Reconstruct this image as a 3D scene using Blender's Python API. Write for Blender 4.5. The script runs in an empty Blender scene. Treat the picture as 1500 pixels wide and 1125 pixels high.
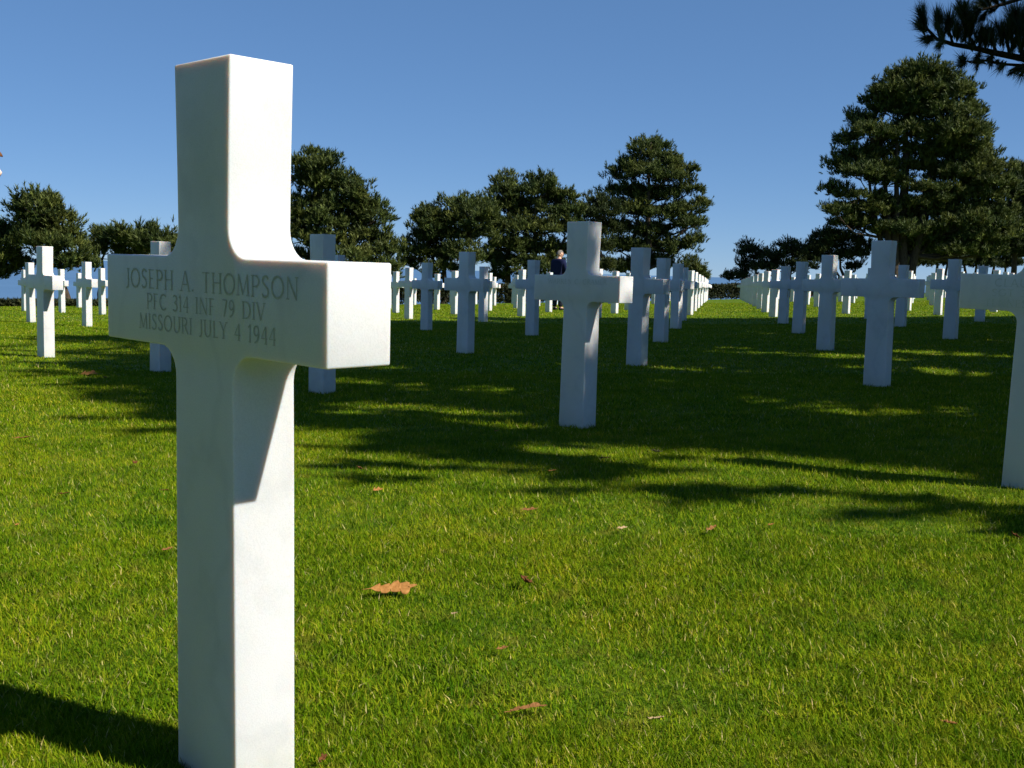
import bpy, bmesh, math, random
import numpy as np
from mathutils import Matrix, Vector

rng = np.random.default_rng(7)
random.seed(7)
scene = bpy.context.scene
col = scene.collection

# ------------------------------------------------------------------ camera
F, PITCH, ROLL, CAM_H = 1568.34, 0.104672, 0.027031, 0.762      # in pixels of a 1500 x 1125 frame, radians, metres
cam_data = bpy.data.cameras.new('camera')
cam_data.sensor_width = 36.0
cam_data.lens = 36.0 * F / 1500.0
cam_data.clip_start = 0.05
cam_data.clip_end = 400000.0
cam = bpy.data.objects.new('camera', cam_data)
col.objects.link(cam)
cp, sp, cr, sr = math.cos(PITCH), math.sin(PITCH), math.cos(ROLL), math.sin(ROLL)
R0, U0, FW = Vector((1, 0, 0)), Vector((0, sp, cp)), Vector((0, cp, -sp))
RX, UP = cr * R0 + sr * U0, -sr * R0 + cr * U0
cam.matrix_world = Matrix(((RX.x, UP.x, -FW.x, 0), (RX.y, UP.y, -FW.y, 0), (RX.z, UP.z, -FW.z, CAM_H), (0, 0, 0, 1)))
scene.camera = cam

# ------------------------------------------------------------------ sky, sun, exposure
SUN_EL = math.radians(43.0)
SUN_AZ = math.radians(117.5)                   # clockwise from +Y
SX, SY = math.sin(SUN_AZ), math.cos(SUN_AZ)
world = bpy.data.worlds.new('World')
scene.world = world
world.use_nodes = True
wn = world.node_tree
bg = wn.nodes['Background']
sky = wn.nodes.new('ShaderNodeTexSky')
sky.sky_type = 'NISHITA'
sky.sun_disc = False
sky.sun_elevation = SUN_EL
sky.sun_rotation = SUN_AZ
sky.altitude = 0
sky.air_density = 0.55
sky.dust_density = 0.0
sky.ozone_density = 6.0
gam = wn.nodes.new('ShaderNodeGamma')          # evens out the bright horizon and the deep zenith
gam.inputs[1].default_value = 0.50
hsv = wn.nodes.new('ShaderNodeHueSaturation')
hsv.inputs['Saturation'].default_value = 1.15
wn.links.new(sky.outputs[0], gam.inputs[0])
tint = wn.nodes.new('ShaderNodeMix'); tint.data_type = 'RGBA'; tint.blend_type = 'MULTIPLY'
tint.inputs[0].default_value = 1.0
tint.inputs[7].default_value = (0.97, 1.17, 1.45, 1)
wn.links.new(gam.outputs[0], tint.inputs[6])
wn.links.new(tint.outputs[2], hsv.inputs['Color'])
wn.links.new(hsv.outputs[0], bg.inputs[0])
bg.inputs[1].default_value = 0.117
sun_data = bpy.data.lights.new('sun', 'SUN')
sun_data.energy = 5.0
sun_data.angle = math.radians(0.53)
sun_data.color = (1.0, 0.955, 0.88)
sun = bpy.data.objects.new('sun', sun_data)
col.objects.link(sun)
sun.rotation_euler = Vector((SX * math.cos(SUN_EL), SY * math.cos(SUN_EL), math.sin(SUN_EL))).to_track_quat('Z', 'Y').to_euler()
scene.view_settings.view_transform = 'Standard'
scene.view_settings.look = 'None'
scene.view_settings.gamma = 1.0
scene.view_settings.use_curve_mapping = False
scene.view_settings.exposure = 0.62
scene.cycles.max_bounces = 8
scene.cycles.diffuse_bounces = 3
scene.cycles.glossy_bounces = 2
scene.cycles.transmission_bounces = 3
scene.cycles.transparent_max_bounces = 4
scene.cycles.use_denoising = True

# ------------------------------------------------------------------ terrain shape and pixel geometry
def sstep(a, b, x):
    t = np.clip((x - a) / (b - a), 0, 1)
    return t * t * (3 - 2 * t)

E1, E2, XY0 = np.array([1.65167, -1.61222]), np.array([2.43085, 2.46610]), np.array([-0.458, 1.5736])
EDGE0 = XY0 - 15.4 * E1
EDGE_N = np.array([-0.7122, 0.7020])

def ground(x, y):
    """height of the top of the turf"""
    x = np.asarray(x, float); y = np.asarray(y, float)
    a = np.clip(x, -22, 30); b = np.clip(y, -15, 80)
    z = 0.01914 * a - 0.00764 * b - 0.0001054 * b * b + 0.00026635 * a * b + 0.00028633 * a * a - 4.425e-7 * b ** 3
    w = (x - EDGE0[0]) * EDGE_N[0] + (y - EDGE0[1]) * EDGE_N[1]
    z = z - 0.11 * np.maximum(w - 1.0, 0) - 0.9 * np.maximum(w - 32, 0)
    return z

def ray(u, v):
    du, dv = u - 750.0, v - 562.5
    a = cr * du + sr * dv; b = -sr * du + cr * dv
    xc, zc = a / F, -b / F
    y = cp + zc * sp; z = -sp + zc * cp
    return xc / y, z / y                       # per metre of y

def at(u, v, d):
    rx, rz = ray(u, v)
    return Vector((rx * d, d, CAM_H + rz * d))

def hit(u, v):
    rx, rz = ray(u, v)
    ts = np.linspace(0.5, 80, 40000)
    k = int(np.argmax(CAM_H + rz * ts < ground(rx * ts, ts)))
    return rx * ts[k], ts[k]

def to_px(x, y, z):
    z = z - CAM_H
    yc = y * cp - z * sp; zc = y * sp + z * cp
    u = F * x / yc; v = -F * zc / yc
    return 750 + cr * u - sr * v, 562.5 + sr * u + cr * v

# ------------------------------------------------------------------ helpers
def mesh_np(name, verts, faces, mats=(), tone=None, smooth=False):
    """verts (n,3); faces (m,3) or (m,4) array, or a list of such arrays"""
    me = bpy.data.meshes.new(name)
    if not isinstance(faces, list):
        faces = [faces]
    verts = np.asarray(verts, np.float32)
    me.vertices.add(len(verts)); me.vertices.foreach_set('co', verts.ravel())
    loops = np.concatenate([np.asarray(f, np.int32).ravel() for f in faces])
    counts = np.concatenate([np.full(len(f), f.shape[1], np.int32) for f in faces])
    starts = np.concatenate([[0], np.cumsum(counts)[:-1]]).astype(np.int32)
    me.loops.add(len(loops)); me.loops.foreach_set('vertex_index', loops)
    me.polygons.add(len(counts)); me.polygons.foreach_set('loop_start', starts)
    me.polygons.foreach_set('loop_total', counts)
    if smooth:
        me.polygons.foreach_set('use_smooth', np.ones(len(counts), bool))
    if tone is not None:
        at_ = me.attributes.new('tone', 'FLOAT', 'FACE')
        at_.data.foreach_set('value', np.asarray(tone, np.float32))
    me.update(calc_edges=True)
    for m in mats:
        me.materials.append(m)
    return me

def obj(name, me, parent=None, loc=None):
    o = bpy.data.objects.new(name, me)
    col.objects.link(o)
    if parent is not None:
        o.parent = parent
    if loc is not None:
        o.location = loc
    return o

def tag(o, label=None, cat=None, group=None, kind=None):
    if label: o['label'] = label
    if cat: o['category'] = cat
    if group: o['group'] = group
    if kind: o['kind'] = kind
    return o

def empty(name, loc, rz=0.0):
    o = bpy.data.objects.new(name, None)
    o.empty_display_size = 0.2
    o.location = loc; o.rotation_euler = (0, 0, rz)
    col.objects.link(o)
    return o

def mat(name, base=(0.5, 0.5, 0.5), rough=0.7, spec=0.3):
    m = bpy.data.materials.new(name); m.use_nodes = True
    b = m.node_tree.nodes['Principled BSDF']
    b.inputs['Base Color'].default_value = (*base, 1)
    b.inputs['Roughness'].default_value = rough
    b.inputs['Specular IOR Level'].default_value = spec
    return m, m.node_tree, b

def ramp(nt, stops):
    r = nt.nodes.new('ShaderNodeValToRGB')
    cr_ = r.color_ramp
    while len(cr_.elements) < len(stops):
        cr_.elements.new(0.5)
    for e, (p, c) in zip(cr_.elements, stops):
        e.position = p; e.color = (*c, 1)
    return r

def noise(nt, scale, detail=4, rough=0.5, coord='Object', vec=None):
    n = nt.nodes.new('ShaderNodeTexNoise')
    n.inputs['Scale'].default_value = scale
    n.inputs['Detail'].default_value = detail
    n.inputs['Roughness'].default_value = rough
    if vec is None:
        tc = nt.nodes.new('ShaderNodeTexCoord'); vec = tc.outputs[coord]
    nt.links.new(vec, n.inputs['Vector'])
    return n

def mixc(nt, fac, a, b, mode='MIX'):
    m = nt.nodes.new('ShaderNodeMix'); m.data_type = 'RGBA'; m.blend_type = mode
    if isinstance(fac, float): m.inputs[0].default_value = fac
    else: nt.links.new(fac, m.inputs[0])
    for s, i in ((a, 6), (b, 7)):
        if isinstance(s, tuple): m.inputs[i].default_value = (*s, 1)
        else: nt.links.new(s, m.inputs[i])
    return m.outputs[2]

def bump(nt, b, height, strength, dist):
    n = nt.nodes.new('ShaderNodeBump')
    n.inputs['Strength'].default_value = strength; n.inputs['Distance'].default_value = dist
    nt.links.new(height, n.inputs['Height']); nt.links.new(n.outputs[0], b.inputs['Normal'])

# ------------------------------------------------------------------ materials
def make_marble():
    m, nt, b = mat('white_marble', (0.8, 0.79, 0.76), 0.55, 0.3)
    geo = nt.nodes.new('ShaderNodeNewGeometry')
    oi = nt.nodes.new('ShaderNodeObjectInfo')
    vm = nt.nodes.new('ShaderNodeVectorMath'); vm.operation = 'ADD'
    tc = nt.nodes.new('ShaderNodeTexCoord')
    nt.links.new(tc.outputs['Object'], vm.inputs[0])
    nt.links.new(oi.outputs['Location'], vm.inputs[1])
    n1 = noise(nt, 5.0, 8, 0.65, vec=vm.outputs[0])
    n2 = noise(nt, 420.0, 2, 0.6, vec=vm.outputs[0])
    r1 = ramp(nt, [(0.33, (0.57, 0.57, 0.56)), (0.45, (0.635, 0.63, 0.615)), (0.7, (0.665, 0.66, 0.645))])
    nt.links.new(n1.outputs[0], r1.inputs[0])
    r2 = ramp(nt, [(0.36, (0.80, 0.81, 0.81)), (0.58, (1, 1, 1))])
    nt.links.new(n2.outputs[0], r2.inputs[0])
    c = mixc(nt, 0.4, r1.outputs[0], r2.outputs[0], 'MULTIPLY')
    ro = ramp(nt, [(0.0, (0.94, 0.945, 0.95)), (0.5, (1.0, 0.995, 0.98)), (1.0, (1.05, 1.05, 1.04))])
    nt.links.new(oi.outputs['Random'], ro.inputs[0])
    c = mixc(nt, 1.0, c, ro.outputs[0], 'MULTIPLY')
    # faint grey veins
    wv = nt.nodes.new('ShaderNodeTexWave'); wv.inputs['Scale'].default_value = 1.6
    wv.inputs['Distortion'].default_value = 14.0; wv.inputs['Detail'].default_value = 5.0; wv.inputs['Detail Scale'].default_value = 1.4
    nt.links.new(vm.outputs[0], wv.inputs['Vector'])
    rv = ramp(nt, [(0.0, (0.82, 0.83, 0.84)), (0.10, (1, 1, 1))])
    nt.links.new(wv.outputs[1], rv.inputs[0])
    c = mixc(nt, 0.28, c, rv.outputs[0], 'MULTIPLY')
    # lichen and mud splash at the foot of the stone
    sx = nt.nodes.new('ShaderNodeSeparateXYZ'); nt.links.new(tc.outputs['Object'], sx.inputs[0])
    ma = nt.nodes.new('ShaderNodeMapRange')
    ma.inputs[1].default_value = 0.10; ma.inputs[2].default_value = 0.0
    ma.inputs[3].default_value = 0.0; ma.inputs[4].default_value = 0.5
    nt.links.new(sx.outputs[2], ma.inputs[0])
    mu = nt.nodes.new('ShaderNodeMath'); mu.operation = 'MULTIPLY'
    n3 = noise(nt, 40.0, 4, 0.7, vec=vm.outputs[0])
    nt.links.new(ma.outputs[0], mu.inputs[0]); nt.links.new(n3.outputs[0], mu.inputs[1])
    c = mixc(nt, mu.outputs[0], c, (0.34, 0.36, 0.22))
    nt.links.new(c, b.inputs['Base Color'])
    b.inputs['Subsurface Weight'].default_value = 0.9
    b.inputs['Subsurface Radius'].default_value = (1.0, 0.64, 0.42)
    b.inputs['Subsurface Scale'].default_value = 0.019
    bump(nt, b, n2.outputs[0], 0.12, 0.002)
    return m

def make_turf(name, blades):
    m, nt, b = mat(name, (0.1, 0.15, 0.02), 0.75, 0.05)
    geo = nt.nodes.new('ShaderNodeNewGeometry')
    big = noise(nt, 0.55, 5, 0.6, vec=geo.outputs['Position'])
    mid = noise(nt, 5.0, 4, 0.65, vec=geo.outputs['Position'])
    if blades:
        a = nt.nodes.new('ShaderNodeAttribute'); a.attribute_name = 'tone'
        base = ramp(nt, [(0.0, (0.048, 0.128, 0.002)), (0.45, (0.138, 0.222, 0.003)), (0.82, (0.235, 0.282, 0.007)), (0.95, (0.36, 0.33, 0.032)), (1.0, (0.62, 0.52, 0.24))])
        nt.links.new(a.outputs['Fac'], base.inputs[0])
        col_ = base.outputs[0]
    else:
        fine = noise(nt, 60.0, 4, 0.7, vec=geo.outputs['Position'])
        base = ramp(nt, [(0.25, (0.04, 0.075, 0.004)), (0.5, (0.085, 0.14, 0.007)), (0.75, (0.13, 0.18, 0.014))])
        nt.links.new(fine.outputs[0], base.inputs[0])
        col_ = base.outputs[0]
        bump(nt, b, fine.outputs[0], 0.6, 0.02)
    r1 = ramp(nt, [(0.3, (0.78, 0.92, 0.75)), (0.5, (1, 1, 1)), (0.7, (1.25, 1.10, 1.0))])
    nt.links.new(big.outputs[0], r1.inputs[0])
    r2 = ramp(nt, [(0.3, (0.52, 0.68, 0.55)), (0.52, (1, 1, 1)), (0.72, (1.30, 1.12, 1.0))])
    nt.links.new(mid.outputs[0], r2.inputs[0])
    c = mixc(nt, 1.0, col_, r1.outputs[0], 'MULTIPLY')
    c = mixc(nt, 1.0, c, r2.outputs[0], 'MULTIPLY')
    th = noise(nt, 11.0, 4, 0.7, vec=geo.outputs['Position'])    # thatch and worn spots
    rt = ramp(nt, [(0.55, (0, 0, 0)), (0.68, (0.42, 0.42, 0.42))])
    nt.links.new(th.outputs[0], rt.inputs[0])
    c = mixc(nt, rt.outputs[0], c, (0.22, 0.17, 0.028))
    nt.links.new(c, b.inputs['Base Color'])
    if blades:
        tr = nt.nodes.new('ShaderNodeBsdfTranslucent')
        nt.links.new(c, tr.inputs[0])
        ms = nt.nodes.new('ShaderNodeMixShader'); ms.inputs[0].default_value = 0.25
        nt.links.new(b.outputs[0], ms.inputs[1]); nt.links.new(tr.outputs[0], ms.inputs[2])
        nt.links.new(ms.outputs[0], nt.nodes['Material Output'].inputs[0])
    return m

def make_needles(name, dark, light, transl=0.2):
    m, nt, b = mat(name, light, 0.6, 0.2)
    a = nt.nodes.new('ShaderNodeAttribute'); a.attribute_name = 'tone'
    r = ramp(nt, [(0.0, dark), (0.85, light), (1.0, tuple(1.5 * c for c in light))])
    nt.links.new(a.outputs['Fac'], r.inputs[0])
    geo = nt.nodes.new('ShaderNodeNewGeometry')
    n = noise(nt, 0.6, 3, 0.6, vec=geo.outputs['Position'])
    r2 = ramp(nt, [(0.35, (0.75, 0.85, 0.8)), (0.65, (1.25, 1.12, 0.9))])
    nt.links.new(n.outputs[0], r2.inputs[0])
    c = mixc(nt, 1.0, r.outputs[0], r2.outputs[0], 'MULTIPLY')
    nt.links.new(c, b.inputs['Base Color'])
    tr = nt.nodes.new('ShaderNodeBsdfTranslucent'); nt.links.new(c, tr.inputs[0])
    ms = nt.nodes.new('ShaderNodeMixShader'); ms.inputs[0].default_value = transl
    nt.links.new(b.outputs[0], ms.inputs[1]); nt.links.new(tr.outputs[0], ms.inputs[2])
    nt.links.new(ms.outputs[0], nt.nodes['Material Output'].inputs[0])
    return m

def make_bark(name, c0, c1):
    m, nt, b = mat(name, c0, 0.9, 0.1)
    tc = nt.nodes.new('ShaderNodeTexCoord')
    mp = nt.nodes.new('ShaderNodeMapping'); mp.inputs['Scale'].default_value = (6, 6, 1.2)
    nt.links.new(tc.outputs['Object'], mp.inputs[0])
    n = noise(nt, 3.0, 6, 0.7, vec=mp.outputs[0])
    r = ramp(nt, [(0.35, c0), (0.65, c1)])
    nt.links.new(n.outputs[0], r.inputs[0]); nt.links.new(r.outputs[0], b.inputs['Base Color'])
    bump(nt, b, n.outputs[0], 0.8, 0.03)
    return m

def make_leaf(name, c0, c1):
    m, nt, b = mat(name, c0, 0.8, 0.1)
    n = noise(nt, 90.0, 4, 0.6)
    r = ramp(nt, [(0.35, c0), (0.65, c1)])
    nt.links.new(n.outputs[0], r.inputs[0]); nt.links.new(r.outputs[0], b.inputs['Base Color'])
    return m

def make_cloth(name, c, s=400):
    m, nt, b = mat(name, c, 0.9, 0.1)
    n = noise(nt, s, 2, 0.5)
    bump(nt, b, n.outputs[0], 0.3, 0.002)
    n2 = noise(nt, 8, 3, 0.5)
    r = ramp(nt, [(0.3, tuple(0.8 * k for k in c)), (0.7, tuple(1.15 * k for k in c))])
    nt.links.new(n2.outputs[0], r.inputs[0]); nt.links.new(r.outputs[0], b.inputs['Base Color'])
    return m

MARBLE = make_marble()
TURF = make_turf('lawn_soil_and_thatch', False)
BLADES = make_turf('grass_blades', True)
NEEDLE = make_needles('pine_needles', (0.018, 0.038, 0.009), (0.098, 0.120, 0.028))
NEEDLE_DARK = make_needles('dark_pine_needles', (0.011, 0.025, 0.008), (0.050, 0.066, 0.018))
BARK = make_bark('pine_bark', (0.030, 0.022, 0.016), (0.085, 0.065, 0.045))
BARK_IVY = make_bark('mossy_pine_bark', (0.06, 0.05, 0.012), (0.16, 0.13, 0.03))
HEDGE = make_needles('hedge_leaves', (0.010, 0.016, 0.005), (0.034, 0.040, 0.014), 0.1)

# ------------------------------------------------------------------ ground and sea
def build_ground():
    rs = np.concatenate([[0.0], np.geomspace(0.35, 420, 150)])
    na = 240
    an = np.linspace(0, 2 * math.pi, na, endpoint=False)
    r, a = np.meshgrid(rs[1:], an, indexing='ij')
    x = (r * np.sin(a)).ravel(); y = (r * np.cos(a)).ravel()
    z = ground(x, y) - 0.012
    near = np.clip(1 - np.hypot(x, y) / 60, 0, 1)
    z = z + near * 0.0015 * (np.sin(x * 7.1 + 1.3 * np.sin(y * 3.3)) + np.sin(y * 6.3 + 1.7 * np.sin(x * 4.1)))
    z = np.maximum(z, -52)
    v = np.vstack([[[0, 0, float(ground(0, 0)) - 0.012]], np.stack([x, y, z], 1)])
    nr = len(rs) - 1
    i, j = np.meshgrid(np.arange(nr - 1), np.arange(na), indexing='ij')
    j2 = (j + 1) % na
    q = np.stack([1 + i * na + j, 1 + i * na + j2, 1 + (i + 1) * na + j2, 1 + (i + 1) * na + j], -1).reshape(-1, 4)
    t = np.stack([np.zeros(na, int), 1 + (np.arange(na) + 1) % na, 1 + np.arange(na)], 1)
    q = q[:, ::-1]
    o = obj('lawn', mesh_np('lawn', v, [q, t], [TURF], smooth=True))
    tag(o, kind='structure')

    m, nt, b = mat('sea_water', (0.035, 0.085, 0.17), 0.45, 0.12)
    geo = nt.nodes.new('ShaderNodeNewGeometry')
    n = noise(nt, 0.05, 6, 0.6, vec=geo.outputs['Position'])
    bump(nt, b, n.outputs[0], 0.5, 2.0)
    n2 = noise(nt, 0.002, 4, 0.6, vec=geo.outputs['Position'])
    r = ramp(nt, [(0.35, (0.065, 0.135, 0.24)), (0.65, (0.080, 0.16, 0.275))])
    nt.links.new(n2.outputs[0], r.inputs[0]); nt.links.new(r.outputs[0], b.inputs['Base Color'])
    k = 96
    a = np.linspace(0, 2 * math.pi, k, endpoint=False)
    rings = [60, 300, 2000, 20000, 180000]
    v = [np.array([[0, 0, -45.0]])]
    for R in rings:
        v.append(np.stack([R * np.sin(a), R * np.cos(a), np.full(k, -45.0)], 1))
    v = np.vstack(v)
    f3 = np.stack([np.zeros(k, int), 1 + (np.arange(k) + 1) % k, 1 + np.arange(k)], 1)
    f4 = []
    for i in range(len(rings) - 1):
        p = 1 + i * k; q_ = p + k
        jj = np.arange(k); j2 = (jj + 1) % k
        f4.append(np.stack([p + jj, p + j2, q_ + j2, q_ + jj], 1))
    o = obj('sea', mesh_np('sea', v, [f3, np.vstack(f4)], [m]))
    tag(o, kind='structure')

build_ground()

# ------------------------------------------------------------------ grass
def build_grass():
    zones = [(0.75, 1.8, 105000, 0.0019, 0.0125, 3), (1.8, 3.2, 50000, 0.0024, 0.014, 3), (3.2, 5.5, 20000, 0.0036, 0.016, 1), (5.5, 9, 8500, 0.0058, 0.019, 1),
             (9, 20, 2300, 0.0095, 0.021, 1), (20, 45, 300, 0.019, 0.024, 1)]
    V, F3, F4, T = [], [], [], []
    off = 0
    slope = 0.56
    jobs = [(z_, False) for z_ in zones] + [((0.1, 0.75, 14000, 0.004, 0.0125, 1), True)]
    jobs += [((d0, d1, dens * (0.30 if d1 < 6 else 0.6), w * 1.6, h, 1), True) for d0, d1, dens, w, h, seg in zones]   # sides of the view
    for (d0, d1, dens, w, h, seg), side in jobs:
        if side:
            band = 1.7 + 0.06 * d1
            n = int(2 * band * (d1 - d0) * dens)
            y = rng.uniform(d0, d1, n)
            x = (slope * y + rng.uniform(0, band, n)) * rng.choice([-1.0, 1.0], n)
            if d1 < 1:
                x = rng.uniform(-2.2, 2.2, n)
        else:
            n = int(slope * (d1 * d1 - d0 * d0) * dens)
            y = np.sqrt(rng.uniform(d0 * d0, d1 * d1, n))
            x = rng.uniform(-slope, slope, n) * y
        # patchy density and height
        cl = 0.5 + 0.25 * np.sin(x * 3.1 + 2 * np.sin(y * 2.3)) + 0.25 * np.sin(y * 4.7 + 1.5 * np.sin(x * 5.9))
        z = ground(x, y) - 0.013
        az = rng.uniform(0, 2 * math.pi, n)
        lean = np.abs(rng.normal(1.15, 0.38, n)); lean = np.clip(lean, 0.1, 1.52)
        hh = h * rng.uniform(0.5, 1.5, n) * (0.75 + 0.5 * cl)
        tall = rng.random(n) < 0.012
        hh[tall] *= 1.5
        ww = w * rng.uniform(0.6, 1.3, n)
        dx, dy = np.cos(az), np.sin(az)
        ta = az + math.pi / 2 + rng.normal(0, 0.5, n)
        tx, ty = np.cos(ta) * ww / 2, np.sin(ta) * ww / 2
        tone = np.clip(0.45 + 0.26 * rng.normal(size=n) + 0.10 * (cl - 0.5), 0, 0.84)
        dry = rng.random(n)
        tone = np.where(dry < 0.11, rng.uniform(0.86, 0.96, n), tone)
        tone = np.where(dry < 0.03, rng.uniform(0.96, 1.0, n), tone)
        b = np.stack([x, y, z], 1); t = np.stack([tx, ty, 0 * tx], 1)
        tip = b + np.stack([dx * np.sin(lean) * hh, dy * np.sin(lean) * hh, np.cos(lean) * hh + 0.008], 1)
        if seg == 1:
            V.append(np.stack([b - t, b + t, tip], 1).reshape(-1, 3))
            F3.append(off + np.arange(3 * n).reshape(-1, 3)); T.append((3, tone)); off += 3 * n
        else:
            l1 = lean * 0.45
            m_ = b + 0.55 * np.stack([dx * np.sin(l1) * hh, dy * np.sin(l1) * hh, np.cos(l1) * hh], 1)
            V.append(np.stack([b - t, b + t, m_ + 0.8 * t, m_ - 0.8 * t, tip], 1).reshape(-1, 3))
            k = off + 5 * np.arange(n)
            F4.append(np.stack([k, k + 1, k + 2, k + 3], 1)); F3.append(np.stack([k + 3, k + 2, k + 4], 1))
            T.append((5, tone)); off += 5 * n
    t4 = np.concatenate([t for s, t in T if s == 5]); t3 = np.concatenate([t for s, t in T])
    me = mesh_np('grass', np.vstack(V), [np.vstack(F4), np.vstack(F3)], [BLADES], tone=np.concatenate([t4, t3]))
    o = obj('grass', me)
    tag(o, 'short green mown grass blades covering the cemetery lawn', 'grass', kind='stuff')

build_grass()

# ------------------------------------------------------------------ marble crosses
H, S, ZT, ZB, TH = 1.07, 0.604, 0.7915, 0.6555, 0.104
W_TOP, W_NECK, W_LOW, W_BASE, FIL = 0.152, 0.140, 0.160, 0.170, 0.044

def cross_outline():
    def arc(cx, cz, a0, a1, r=FIL, n=7):
        return [(cx + r * math.cos(a0 + (a1 - a0) * k / n), cz + r * math.sin(a0 + (a1 - a0) * k / n)) for k in range(n + 1)]
    right = []
    right += [(W_BASE / 2, -0.12), (W_BASE / 2, 0.0), (W_LOW / 2 + 0.002, ZB - 0.2)]
    c = W_LOW / 2 + FIL
    right += arc(c, ZB - FIL, math.pi, math.pi / 2)          # under the arm
    right += [(S / 2, ZB), (S / 2, ZT)]
    c = W_NECK / 2 + FIL
    right += arc(c, ZT + FIL, -math.pi / 2, -math.pi)        # above the arm
    right += [(W_NECK / 2 + 0.0015, ZT + 0.13), (W_TOP / 2, H)]
    left = [(-x, z) for x, z in reversed(right)]
    return right + left

def cross_mesh(name, bev=0.0025, segs=2):
    bm = bmesh.new()
    pts = cross_outline()
    fr = [bm.verts.new((x, 0, z)) for x, z in pts]
    bk = [bm.verts.new((x, TH, z)) for x, z in pts]
    n = len(pts)
    ffront = bm.faces.new(fr)
    fback = bm.faces.new(list(reversed(bk)))
    for k in range(n):
        k2 = (k + 1) % n
        bm.faces.new((fr[k2], fr[k], bk[k], bk[k2]))
    bm.normal_update()
    bmesh.ops.recalc_face_normals(bm, faces=bm.faces)
    sharp = [e for e in bm.edges if len(e.link_faces) == 2 and e.calc_face_angle() > 0.5]
    bmesh.ops.bevel(bm, geom=sharp, offset=bev, segments=segs, profile=0.5, affect='EDGES', clamp_overlap=True)
    for f in bm.faces:
        f.smooth = True
    me = bpy.data.meshes.new(name)
    bm.to_mesh(me); bm.free()
    me.materials.append(MARBLE)
    try:
        me.set_sharp_from_angle(angle=math.radians(50))
    except Exception:
        pass
    return me

CROSS_ME = cross_mesh('marble_cross')

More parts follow.
